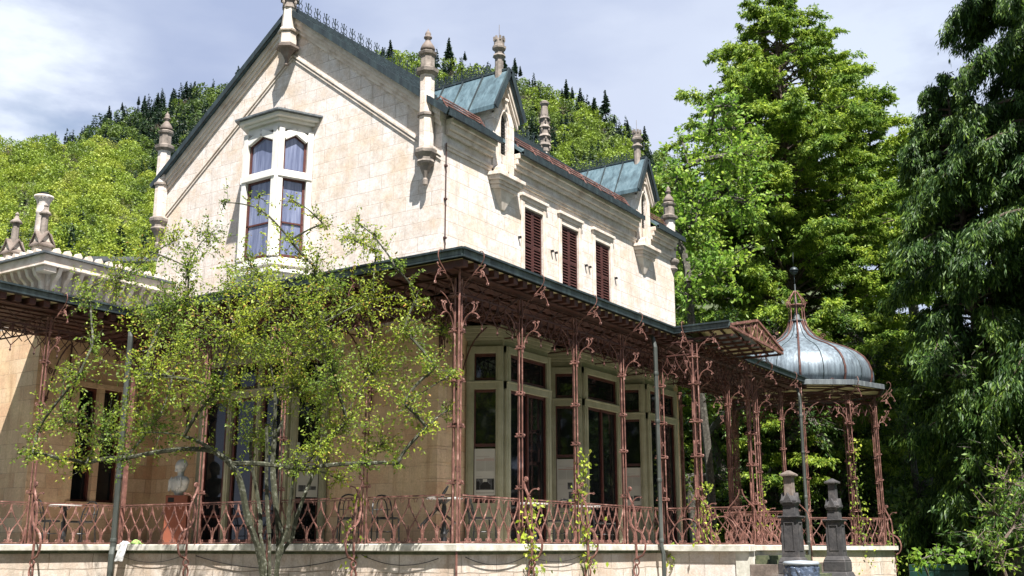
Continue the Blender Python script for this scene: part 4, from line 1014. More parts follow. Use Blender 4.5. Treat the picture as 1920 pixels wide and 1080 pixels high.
for k in range(NS):
    c, s = dirs[k]
    for r0, r1, z in ((0.1, 2.36, ZP - .16), (0.3, 2.3, ZP - .34)): b.beam((PCX + c * r0, PCY + s * r0, z), (PCX + c * r1, PCY + s * r1, z), .03, .05)
    n_ = dirs[(k + 1) % NS]
    for R_, z, w_ in ((2.3, ZP - .2, .04), (1.5, ZP - .16, .03), (.8, ZP - .16, .03), (2.1, ZP - .36, .03), (2.1, ZP - .6, .03)):
        b.beam((PCX + c * R_, PCY + s * R_, z), (PCX + n_[0] * R_, PCY + n_[1] * R_, z), w_, .035)
    A_ = Vector((PCX + c * 2.1, PCY + s * 2.1, 0)); B_ = Vector((PCX + n_[0] * 2.1, PCY + n_[1] * 2.1, 0))
    for t in range(4):
        p0_, p1_ = A_.lerp(B_, t / 4), A_.lerp(B_, (t + 1) / 4)
        b.tube([p0_ + Vector((0, 0, ZP - .6)), p1_ + Vector((0, 0, ZP - .36))], .01, 4); b.tube([p0_ + Vector((0, 0, ZP - .36)), p1_ + Vector((0, 0, ZP - .6))], .01, 4)
        pm = (p0_ + p1_) / 2
        b.tube([p0_ + Vector((0, 0, ZP - .6)), p0_.lerp(pm, .3) + Vector((0, 0, ZP - .75)), pm + Vector((0, 0, ZP - .95))], .01, 4); b.tube([p1_ + Vector((0, 0, ZP - .6)), p1_.lerp(pm, .3) + Vector((0, 0, ZP - .75)), pm + Vector((0, 0, ZP - .95))], .01, 4)
b.build('roof_truss', 'rust', pav)
pc = None
for k in range(NS):
    a = ang0 + 2 * PI * k / NS
    if k in (5, 6): continue
    src = cc0 if k == 1 else col0
    c = copy_tree(src, pav, (dirs[k][0] * 2.1, dirs[k][1] * 2.1, -.04 + .0), a + PI / 2)
for k in range(NS):
    if k in (4, 5, 6): continue
    c, n_ = dirs[k], dirs[(k + 1) % NS]
    p = (PCX + c[0] * 2.12, PCY + c[1] * 2.12); q = (PCX + n_[0] * 2.12, PCY + n_[1] * 2.12)
    rail_run(pav, p, q, un=.30)

# ================================================================ gate pillars
def gate_pillar(x, y, label):
    g = empty('gate_pillar', (x, y, GZ), label, 'pillar', 'dark stone gate pillars at the steps')
    b = MB()
    def sq(h, z0, z1, h1=None):
        h1 = h if h1 is None else h1
        b.add([(x + i * k, y + j * k, z) for k, z in ((h, z0), (h1, z1)) for i, j in ((-1, -1), (1, -1), (1, 1), (-1, 1))], [(0, 3, 2, 1), (4, 5, 6, 7), (0, 1, 5, 4), (1, 2, 6, 5), (2, 3, 7, 6), (3, 0, 4, 7)])
    sq(.34, GZ, -.62); sq(.30, -.62, -.5, .25); sq(.24, -.5, -.28); sq(.24, -.28, -.18, .19); b.build('plinth', 'dark', g, bev=.015)
    b = MB(); sq(.17, -.18, .56, .155)
    for ax in (0, 1):
        for s in (-1, 1):
            for dx in (-.09, .09):
                if ax == 0: b.box(x + dx - .012, x + dx + .012, y + s * .168 - .008, y + s * .168 + .008, -.05, .48)
                else: b.box(x + s * .168 - .008, x + s * .168 + .008, y + dx - .012, y + dx + .012, -.05, .48)
            for z in (-.06, .47):
                if ax == 0: b.box(x - .10, x + .10, y + s * .169 - .008, y + s * .169 + .008, z, z + .02)
                else: b.box(x + s * .169 - .008, x + s * .169 + .008, y - .10, y + .10, z, z + .02)
    b.build('body', 'dark', g)
    b = MB(); sq(.20, .56, .58); sq(.215, .58, .605); sq(.13, .605, .80, .115); sq(.125, .80, .84, .14); sq(.15, .84, .90, .16)
    for i, j, ax in ((0, -1, 'y'), (-1, 0, 'x'), (0, 1, 'y'), (1, 0, 'x')):
        pass
    sq(.16, .90, 1.0, .09)
    for ax, c0, o in (('y', x, y), ('x', y, x)): b.prism([(c0 - .10, .86), (c0 + .10, .86), (c0, 1.06)], ax, o - .17, o + .17)
    b.build('middle', 'dark', g, bev=.006)
    b = MB(); sq(.085, .98, 1.36, .078); sq(.10, 1.36, 1.38); sq(.14, 1.38, 1.42, .14); sq(.13, 1.42, 1.49, .02); b.build('shaft', 'brownstone' if x < 9 else 'dark', g, bev=.006)
gate_pillar(7.40, -2.72, 'brownish weathered stone gate pillar on the left of the two at the steps')
gate_pillar(10.42, -2.63, 'blackened stone gate pillar on the right of the two at the steps')

# ================================================================ small things
# litter bin
p = dep(1502, 1060, 16.5); bx, by = p[0], p[1]
t = empty('litter_bin', (bx, by, GZ), 'grey round litter bin with pale lid and a crumpled plastic bag hanging over its rim', 'bin')
b = MB(); b.smooth = True; zt_ = -.25
b.lathe(bx, by, [(.17, GZ), (.18, GZ + .02), (.225, zt_ - .02), (.235, zt_)], 24); b.build('bin_body', 'bingrey', t)
b = MB(); b.smooth = True; b.lathe(bx, by, [(.25, zt_), (.265, zt_ + .01), (.265, zt_ + .035), (.24, zt_ + .055), (.1, zt_ + .065), (.01, zt_ + .07)], 24); b.build('bin_lid', 'bingrey', t)
b = MB(); nn = 40
ringv = []
for j, (r, z) in enumerate(((.24, zt_ + .0), (.255, zt_ - .04), (.255, zt_ - .10), (.26, zt_ - .18), (.245, zt_ - .24))):
    ringv += [(bx + (r + random.uniform(-.012, .014)) * math.cos(2 * PI * i / nn), by + (r + random.uniform(-.012, .014)) * math.sin(2 * PI * i / nn), z + (random.uniform(-.02, .02) if j > 2 else 0)) for i in range(nn)]
b.add(ringv, [(j * nn + i, j * nn + (i + 1) % nn, (j + 1) * nn + (i + 1) % nn, (j + 1) * nn + i) for j in range(4) for i in range(nn)])
b.build('bin_bag', 'bag', t)
# green bench
p = dep(1760, 1075, 30); t = empty('park_bench', (p[0], p[1], GZ), 'dark green park bench seen from behind under the hanging evergreens', 'bench', rz=-PI / 2 + YAW + .15)
b = MB()
def lbuild(b, name, mat, par, bev=0):
    o = link_mesh(name, b.mesh(name, mat), par)
    if bev: m_ = o.modifiers.new('bevel', 'BEVEL'); m_.width = bev; m_.segments = 1
    return o
for z in (.52, .70): b.box(-.85, -.32, -.03, .0, z, z + .165); b.box(-.31, .85, -.03, 0, z, z + .165)
lbuild(b, 'backrest', 'green', t, .006)
b = MB(); [b.box(-.85, .85, .05 + .13 * k, .16 + .13 * k, .42, .45) for k in range(3)]; lbuild(b, 'seat', 'green', t, .006)
for x in (-.7, .65): b = MB(); b.box(x, x + .05, 0, .05, 0, .9); b.box(x, x + .05, .38, .43, 0, .42); b.box(x, x + .05, .05, .38, .38, .42); lbuild(b, 'leg', 'black', t)

# posters behind the glass
def poster(p, q, t0, t1, z0, z1, label, pic='house', out=.06):
    L_ = math.dist(p, q); u = ((q[0] - p[0]) / L_, (q[1] - p[1]) / L_); nrm = (u[1], -u[0])
    if nrm[0] > 0 and nrm[1] > 0 or (nrm[0] > .2): nrm = (-nrm[0], -nrm[1])
    P = lambda s, z, o=0: (p[0] + u[0] * s * L_ + nrm[0] * (out + o - .05), p[1] + u[1] * s * L_ + nrm[1] * (out + o - .05), z)
    t = empty('poster', P((t0 + t1) / 2, z0), label, 'poster', 'information posters behind the bay window glass')
    W = t1 - t0; H = z1 - z0
    def rect(b, a, c, e, f, o): b.add([P(t0 + W * a, z0 + H * e, o), P(t0 + W * c, z0 + H * e, o), P(t0 + W * c, z0 + H * f, o), P(t0 + W * a, z0 + H * f, o), P(t0 + W * a, z0 + H * e, o - .004), P(t0 + W * c, z0 + H * e, o - .004), P(t0 + W * c, z0 + H * f, o - .004), P(t0 + W * a, z0 + H * f, o - .004)], [(0, 1, 2, 3), (7, 6, 5, 4), (0, 4, 5, 1), (1, 5, 6, 2), (2, 6, 7, 3), (3, 7, 4, 0)])
    b = MB(); rect(b, 0, 1, 0, 1, .0); b.build('sheet', 'paper', t)
    b = MB(); rect(b, .08, .92, .752, .762, .003); rect(b, .45, .92, .79, .795, .003); b.build('red_heading', 'redink', t)
    b = MB(); rect(b, .08, .7, .83, .838, .003)
    for k in range(13): rect(b, .08, .48, .52 + .017 * k, .526 + .017 * k, .003); rect(b, .52, .92, .52 + .017 * k, .526 + .017 * k, .003)
    rect(b, .08, .36, .40, .406, .003); b.build('text_lines', 'ink', t)
    b = MB()
    if pic == 'house':
        rect(b, .08, .92, .05, .36, .003); bb = MB(); rect(bb, .09, .91, .06, .12, .006); rect(bb, .4, .6, .27, .35, .006); bb.build('picture_light', 'paper', t)
        b2 = MB(); rect(b2, .28, .76, .14, .20, .009); rect(b2, .09, .24, .12, .30, .009); rect(b2, .82, .91, .12, .34, .009)
        b2.add([P(t0 + W * .26, z0 + H * .2, .009), P(t0 + W * .80, z0 + H * .2, .009), P(t0 + W * .62, z0 + H * .29, .009), P(t0 + W * .44, z0 + H * .29, .009)], [(0, 1, 2, 3)]); b2.build('picture_house', 'interior', t)
    elif pic == 'side': rect(b, .55, .80, .28, .44, .003); rect(b, .6, .9, .06, .22, .003)
    else: rect(b, .08, .5, .16, .24, .003); rect(b, .56, .9, .12, .26, .003)
    b.build('picture', 'photo', t)
for k, (lab, pic) in enumerate((('poster with red heading and a black and white picture, in the nearest bay', 'house'), ('poster with small pictures in the middle bay, behind the vine column', 'side'), ('poster with two small pictures in the farthest of the three bays', 'two'))):
    x = 3.70 + 3.05 * k; poster((x - .33, YB), (x, 1.6), .23, .80, .97, 1.86, lab, pic, .09)
poster((2.45, 5.05), (1.8, 5.45), .22, .78, .97, 1.86, 'poster in the gable side bay, half hidden by the shrub', 'two', .09)

# cafe chairs and tables
def cafe_chair():
    t = empty('cafe_chair', (0, 0, 0), 'x', 'chair', 'black bentwood chairs on the terrace')
    b = MB()
    b.tube([(-.19, -.19, 0), (-.19, -.19, .44)], .014, 6); 
    for x in (-.18, .18): lg = MB(); lg.tube([(x * 1.1, -.19, 0), (x, -.17, .44)], .014, 6); lbuild(lg, 'leg', 'black', t)
    for x in (-.18, .18): lg = MB(); lg.tube([(x * 1.05, .23, 0), (x, .19, .44)], .014, 6); lbuild(lg, 'leg', 'black', t)
    b = MB(); b.lathe(0, 0, [(.20, .43), (.215, .44), (.215, .46), (.20, .468)], 16); lbuild(b, 'seat', 'black', t)
    b = MB(); arch = [(-.18, .19, .44), (-.17, .24, .65)] + [(-.16 * math.cos(a), .26 + .02 * math.sin(a), .70 + .15 * math.sin(a)) for a in [k * PI / 8 for k in range(9)]] + [(.17, .24, .65), (.18, .19, .44)]
    b.tube(arch, .014, 6); b.tube([(x * .55, y, z * .93 if z > .5 else z) for x, y, z in arch], .010, 5); b.tube([(-.15, .24, .6), (.15, .24, .6)], .008, 5); lbuild(b, 'backrest', 'black', t)
    b = MB(); b.tube([(.17 * math.cos(a), .17 * math.sin(a), .22) for a in [k * PI / 8 for k in range(17)]], .008, 5); lbuild(b, 'stretcher', 'black', t)
    return t
ch = cafe_chair()
FZ = .045
def onfloor(px, ax, v): q = hit(px, 1000, ax, v); return (q[0], q[1], FZ)
chs = [(onfloor(88, 1, 8.9), 1.6, 'black bentwood chair at the left end of the terrace, its back to the left edge'),
       (onfloor(150, 1, 8.95), -1.3, 'black bentwood chair under the narrow dark windows of the side wing'),
       (onfloor(655, 0, .75), 2.2, 'black bentwood chair beside the vine covered column right of the shrub'),
       (onfloor(722, 0, .9), -.6, 'black bentwood chair standing against the blank wall near the villa corner'),
       (onfloor(905, 1, .8), .9, 'black bentwood chair directly under the picture poster'),
       (onfloor(1048, 1, .8), 2.5, 'black bentwood chair before the middle bay window'),
       (onfloor(1135, 1, .8), .3, 'black bentwood chair before the farthest bay window')]
for i, (l, r, lab) in enumerate(chs):
    c = ch if i == 0 else copy_tree(ch); c.location = l; c.rotation_euler = (0, 0, r); c['label'] = lab
c = copy_tree(ch); q = onfloor(805, 0, 1.0); c.location = (q[0], q[1], FZ + .125); c.rotation_euler = (rd(38), 0, rd(33.7)); c['label'] = 'black bentwood chair tipped forward to lean against the round table'
def cafe_table(l, lab):
    t = empty('cafe_table', l, lab, 'table', 'round cafe tables on the terrace')
    b = MB(); b.lathe(0, 0, [(.30, .74), (.305, .745), (.305, .765), (.29, .77)], 24); lbuild(b, 'tabletop', 'plaster', t)
    b = MB(); b.lathe(0, 0, [(.17, 0), (.17, .02), (.06, .06), (.05, .12), (.065, .18), (.04, .26), (.03, .5), (.045, .58), (.03, .66), (.12, .738)], 12); lbuild(b, 'pedestal', 'black', t)
cafe_table(onfloor(832, 1, .95), 'round table with pale top next to the corner column')
cafe_table(onfloor(1000, 1, .9), 'round table with pale top between the first two bays')
cafe_table(onfloor(1100, 1, .8), 'round table with pale top in front of the middle bay')
cafe_table(onfloor(118, 1, 9.0), 'round table with pale top between the two chairs of the side wing')

# bust on its pedestal
q = hit(333, 960, 0, 1.35); px_, py_ = q[0], q[1]
t = empty('pedestal', (px_, py_, FZ), 'bright orange square pedestal carrying a white bust', 'pedestal', rz=YAW - PI / 2 + .1)
b = MB(); b.box(-.22, .22, -.2, .2, 0, 1.0); lbuild(b, 'block', 'orange', t, .006)
b = MB(); b.box(-.17, -.05, -.204, -.2, .86, .95); lbuild(b, 'name_plate', 'interior', t)
b = MB()
def ell(cx, cy, cz, rx, ry, rz_, n=14, m=9):
    b.add([(cx + rx * math.sin(PI * i / m) * math.cos(2 * PI * j / n), cy + ry * math.sin(PI * i / m) * math.sin(2 * PI * j / n), cz + rz_ * math.cos(PI * i / m)) for i in range(m + 1) for j in range(n)], [(i * n + j, i * n + (j + 1) % n, (i + 1) * n + (j + 1) % n, (i + 1) * n + j) for i in range(m) for j in range(n)])
ell(0, 0, .52, .085, .105, .125); ell(0, .035, .56, .092, .09, .095); ell(0, -.10, .505, .016, .02, .028); ell(0, -.085, .44, .04, .03, .03); ell(.0, -.092, .465, .03, .012, .008)
for s in (-1, 1): ell(s * .087, .0, .51, .012, .02, .03); ell(s * .032, -.088, .535, .018, .014, .01); ell(s * .15, .0, .25, .09, .085, .09); ell(s * .09, .0, .20, .11, .11, .15)
ell(0, .01, .38, .055, .06, .12); ell(0, .0, .17, .17, .12, .17); ell(0, 0, .03, .09, .08, .06); ell(0, 0, .29, .15, .08, .07)
for k in range(9): a = k * .38; ell(-.18 + k * .045, -.10 - .02 * math.sin(a), .18 + .02 * (k % 3), .014, .02, .13)
bust = lbuild(b, 'bust', 'plaster', None); tag(bust, 'white plaster portrait bust of a draped figure standing on the orange pedestal', 'bust')
bust.location = (px_, py_, FZ + 1.0); bust.rotation_euler = (0, 0, YAW - PI / 2 - .7); bust.scale = (1.15, 1.15, 1.15)
rm = bust.modifiers.new('remesh', 'REMESH'); rm.mode = 'VOXEL'; rm.voxel_size = .011; rm.use_smooth_shade = True
# cloth on the coping
q = hit(243, 1018, 0, -.17)
def lump(name, mat, lab, c, s, n=10, hang=0.):
    b = MB(); m = n
    vs = []
    for i in range(n):
        for j in range(m):
            u, v = i / (n - 1) * 2 - 1, j / (m - 1) * 2 - 1; e = max(0, 1 - (u * u + v * v) * .8)
            vs.append((c[0] + u * s[0], c[1] + v * s[1], c[2] + s[2] * e * (.8 + .4 * random.random()) - (hang * max(0, -u - .1) if hang else 0)))
    k = len(vs); vs += [(x, y, z - .012) for x, y, z in vs]
    fs = [(i * m + j, (i + 1) * m + j, (i + 1) * m + j + 1, i * m + j + 1) for i in range(n - 1) for j in range(m - 1)]
    b.add(vs, fs + [tuple(a + k for a in f[::-1]) for f in fs] + [(i, i + 1, i + 1 + k, i + k) for i in range(m - 1)] + [((n - 1) * m + i + 1, (n - 1) * m + i, (n - 1) * m + i + k, (n - 1) * m + i + 1 + k) for i in range(m - 1)]
          + [((i + 1) * m, i * m, i * m + k, (i + 1) * m + k) for i in range(n - 1)] + [(i * m + m - 1, (i + 1) * m + m - 1, (i + 1) * m + m - 1 + k, i * m + m - 1 + k) for i in range(n - 1)])
    b.smooth = True; tag(lbuild(b, name, mat, None), lab, 'cloth')
lump('green_cloth', 'lime', 'crumpled lime green cloth on the coping beside the left downpipe', (-.1, q[1] - .1, .075), (.09, .11, .07))
lump('white_cloth', 'linen', 'white cloth hanging over the coping next to the lime green one', (-.2, q[1] + .12, .075), (.10, .12, .05), hang=.35)
# cables on the base wall
def cable(lab, p, q, sag, r=.007):
    b = MB(); P = Vector(p); Q = Vector(q)
    b.tube([P.lerp(Q, i / 16) - Vector((0, 0, sag * 4 * (i / 16) * (1 - i / 16))) for i in range(17)], r, 5)
    tag(b.build('cable', 'black'), lab, 'cable', 'slack cables along the base wall')
cable('slack black cable below the coping, just right of the corner rod', (.1, -.14, -.14), (1.75, -.14, -.15), .12)
cable('slack cable between the second and third column braces', (2.0, -.14, -.15), (3.6, -.14, -.14), .09, .005)
cable('sagging cable left of the corner rod', (-.14, .2, -.16), (-.14, 1.75, -.11), .13)
cable('sagging cable behind the foot of the shrub', (-.14, 2.0, -.14), (-.14, 5.7, -.14), .2)
cable('thin sagging cable beside the hanging white cloth', (-.14, 6.0, -.12), (-.14, 7.8, -.15), .13, .005)
# ================================================================ planting
def mesh_multi(name, parts, parent=None): pass
def tubes_np(segs): return segs
# ---- vines on the columns
def vine(x, y, z0, z1, lab, n=90, spread=.12, dx=0):
    n = int(n * 1.0)
    t = empty('climbing_vine', (x, y, z0), lab, 'vine', 'yellow green vines on the veranda columns')
    b = MB(); pts = []
    for i in range(26):
        f = i / 25; pts.append((x + .05 * math.sin(f * 9) + dx * f, y + .05 * math.cos(f * 9), z0 + (z1 - z0) * f))
    b.tube(pts, .008, 5, .004); b.tube([(px + .03, py - .02, z) for px, py, z in pts[:18]], .006, 4); b.build('stem', 'barkred', t)
    P = np.array(pts); idx = rng.integers(0, 26, n); c = P[idx] + rng.normal(size=(n, 3)) * spread * np.array([1, 1, .6]) * (1.2 - idx[:, None] / 26 * .6)
    V = leaves(c, rng.normal(size=(n, 3)) + np.array([0, 0, -.5]), rng.uniform(.05, .10, n), rng.uniform(.045, .08, n), .2)
    o = link_mesh('foliage', quads_mesh('foliage', V - np.array([x, y, z0]), 'vine'), t)
vine(1.86, -.16, -.75, .75, 'yellow green vine around the foot of the second column from the corner', 210, .15)
vine(3.73, -.14, -.75, 1.75, 'tall yellow green vine climbing the third column from the corner', 260, .12)
vine(7.25, -.2, -.8, .1, 'small yellow green vine at the foot of the right downpipe', 80, .09)
vine(9.0, -.1, .1, 1.9, 'sparse vine winding up behind the left triple porch column', 110, .12, -.3)
vine(12.95, -.08, .5, 1.6, 'short vine hanging on the column beside the dark doorway', 70, .10)
vine(7.35, -.95, .1, 1.3, 'vine tangled in the left flank railing of the porch', 100, .12)
q = (PCX + dirs[1][0] * 2.2, PCY + dirs[1][1] * 2.2)
vine(q[0] + .0, q[1] - .05, -.6, 2.9, 'long vine climbing the triple column of the pavilion', 260, .14)
q = (PCX + dirs[2][0] * 2.3, PCY + dirs[2][1] * 2.3)
vine(q[0], q[1], -.9, .4, 'vine spilling over the far corner of the pavilion base', 120, .15)
vine(-.12, 1.95, -.8, .9, 'brownish vine wrapped round the column beside the shrub', 90, .10)

# ---- flowering shrub in front of the gable
def tree_from_blobs(name, base, blobs, lab, cat, barkmat, leafm, r0, twig_k, leaf_k, Ls, Ws, group=None, up=.2, stems=1, stem_spread=.1, twigr=.006, stem_paths=None):
    t = empty(name, tuple(base), lab, cat, group)
    B = [np.array(bb[:3]) for bb in blobs]; Rr = [bb[3] for bb in blobs]
    base = np.array(base, float); order = sorted(range(len(B)), key=lambda i: np.linalg.norm(B[i] - base))
    nodes = []; children = {}
    for s in range(stems):
        a = 2 * PI * s / max(1, stems); nodes.append((base + np.array([math.cos(a), math.sin(a), 0]) * stem_spread, None))
    root_n = 0
    if stem_paths:
        nodes.append((base, None))
        for (xa, ya, xb, yb, Ds_) in stem_paths:
            nodes.append((np.array(dep(xa, ya, 16.9 + (Ds_ - 14.6) * .5)), 0)); nodes.append((np.array(dep(xb, yb, Ds_ + 2.3)), len(nodes) - 1))
        root_n = len(nodes)
    else: root_n = stems
    for i in order:
        best = None
        for k, (p, par) in enumerate(nodes):
            d = np.linalg.norm(B[i] - p); v = (B[i] - p) / (d + 1e-6)
            back = max(0, np.linalg.norm(p - base) - np.linalg.norm(B[i] - base) + .1)
            if stem_paths and par in (None, 0): continue
            cost = d + 2.0 * back + (1.0 if v[2] < -.2 else 0) + (.0 if par is not None else .15 * len([1 for q_, w_ in nodes if w_ == k]))
            if best is None or cost < best[0]: best = (cost, k)
        nodes.append((B[i], best[1]))
    cnt = [0] * len(nodes)
    for k in range(len(nodes) - 1, -1, -1):
        cnt[k] += 1
        if nodes[k][1] is not None: cnt[nodes[k][1]] += cnt[k]
    LV = []; b = MB(); bt = MB(); rad = lambda c: float(r0 * (c / len(nodes)) ** .45)
    for k, (p, par) in enumerate(nodes):
        if par is None: continue
        p0 = nodes[par][0]; d = p - p0; l = np.linalg.norm(d)
        m1 = p0 + d * .33 + np.array([*rng.normal(size=2) * l * .07, l * up * .6]); m2 = p0 + d * .68 + np.array([*rng.normal(size=2) * l * .07, l * up * .45])
        ra = rad(min(cnt[k] * 1.3, cnt[par])); rb = rad(cnt[k])
        if stem_paths: ra = max(ra, .007 if k >= root_n else .036); rb = max(rb, .005 if k >= root_n else .027)
        pts = [tuple(v) for v in bez(p0, m1, m2, p, 9)]; b.tube(pts, ra, 6, rb * .9)
        if stem_paths and k >= root_n and p[2] > .35:
            for _ in range(int(l * 8)):
                s = np.array(pts[random.randrange(2, 10)]); dvv = unit(rng.normal(size=(1, 3)))[0]; e = s + dvv * random.uniform(.18, .42); e[2] = max(e[2], s[2] - .1)
                bt.tube([tuple(s), tuple(e)], twigr, 3, twigr * .4); c = s + (e - s) * rng.uniform(.2, 1.05, (11, 1)) + rng.normal(size=(11, 3)) * .02
                LV.append(leaves(c, rng.normal(size=(11, 3)) * .8 + dvv * .5, rng.uniform(*Ls, 11), rng.uniform(*Ws, 11), .1))
        # twigs along the outer limbs
    for k, i in enumerate(order):
        p = nodes[root_n + k][0]; par = nodes[nodes[root_n + k][1]][0]; R_ = Rr[i]
        nt = int(twig_k * (R_ ** 2)) + 4 if not stem_paths else int(58 * R_ ** 1.5) + 8
        dv = unit(rng.normal(size=(nt, 3)) + unit((p - par)[None])[0] * .5 + np.array([0, 0, .25]))
        for j in range(nt):
            l = R_ * rng.uniform(.55, 1.15); s = p + (par - p) * rng.uniform(0, .5) * min(1, R_ / (np.linalg.norm(par - p) + .01))
            e = s + dv[j] * l; mid = (s + e) / 2 + rng.normal(size=3) * l * .12
            bt.tube([tuple(s), tuple(mid), tuple(e)], twigr, 3, twigr * .35)
            nl = max(4, int(leaf_k * l)); tt = rng.uniform(.15, 1.05, nl)[:, None]
            c = (1 - tt) ** 2 * s + 2 * tt * (1 - tt) * mid + tt ** 2 * e
            c = c + rng.normal(size=(nl, 3)) * R_ * .05
            dirl = unit(rng.normal(size=(nl, 3)) * .8 + dv[j] * .5 + np.array([0, 0, -.1]))
            LV.append(leaves(c, dirl, rng.uniform(*Ls, nl), rng.uniform(*Ws, nl), .1))
    V = np.concatenate(LV) - base
    b.build('trunk', barkmat, t); bt.build('twigs', barkmat, t); link_mesh('crown', quads_mesh('crown', V, leafm), t)
    return t, len(V)
bl = []
S = [(470, 500, 80), (395, 440, 50), (330, 450, 45), (660, 450, 60), (705, 470, 40), (590, 500, 70), (350, 500, 60), (270, 470, 40), (230, 520, 70), (165, 545, 50), (300, 590, 95), (440, 610, 100), (590, 610, 100), (700, 560, 70), (760, 620, 60), (815, 690, 50), (700, 690, 95), (560, 730, 110), (410, 730, 100), (270, 700, 90), (150, 700, 45), (175, 640, 30), (120, 790, 60), (60, 850, 35), (200, 810, 80), (300, 780, 80), (650, 790, 80), (760, 760, 55), (720, 830, 50), (600, 840, 60), (485, 820, 60), (560, 880, 40), (690, 870, 30), (500, 660, 90), (620, 680, 80), (350, 640, 80), (780, 560, 35), (520, 560, 80), (740, 500, 30), (110, 860, 30), (230, 860, 40), (440, 540, 60), (640, 540, 60), (545, 450, 32), (350, 560, 60), (835, 620, 32), (850, 700, 24), (800, 800, 30), (745, 870, 28), (75, 800, 28), (40, 852, 22), (120, 700, 30), (840, 770, 22), (640, 900, 30), (160, 870, 25)]
for x, y, r in S:
    Dd = 16.9 + random.uniform(-1.3, 1.3) * (.55 if r < 45 else 1); q = dep(x, y, Dd); bl.append((*q, r * Dd / 2079 * 1.05))
for x, y, r in ((483, 390, 20), (487, 345 + 20, 14), (548, 375, 22), (590, 405, 20), (605, 420, 22), (668, 415, 16), (700, 440, 20), (420, 360 + 20, 10)):
    q = dep(x, y, 16.7); bl.append((*q, r * 16.7 / 2079))
for x, y, r in ((400, 845, 5), (345, 818, 6), (260, 812, 8)): q = dep(x, y, 16.5); bl.append((*q, r * .007))
STEM = [(468, 985, 432, 870, 14.3), (488, 1000, 470, 830, 14.8), (505, 1000, 500, 800, 14.5), (520, 1000, 530, 790, 15.0), (540, 990, 560, 830, 14.2), (530, 1000, 515, 730, 14.9), (548, 1010, 600, 850, 14.7)]
base = dep(505, 1090, 16.9); base[2] = GZ
sh, nl_ = tree_from_blobs('flowering_shrub', base, bl, 'multi stemmed shrub with thin young green leaves in front of the gable wall', 'shrub', 'lichen', 'shrubleaf', .07, 88, 44, (.038, .07), (.021, .035), up=.10, stems=0, twigr=.0045, stem_paths=STEM)
print('shrub leaves', nl_)

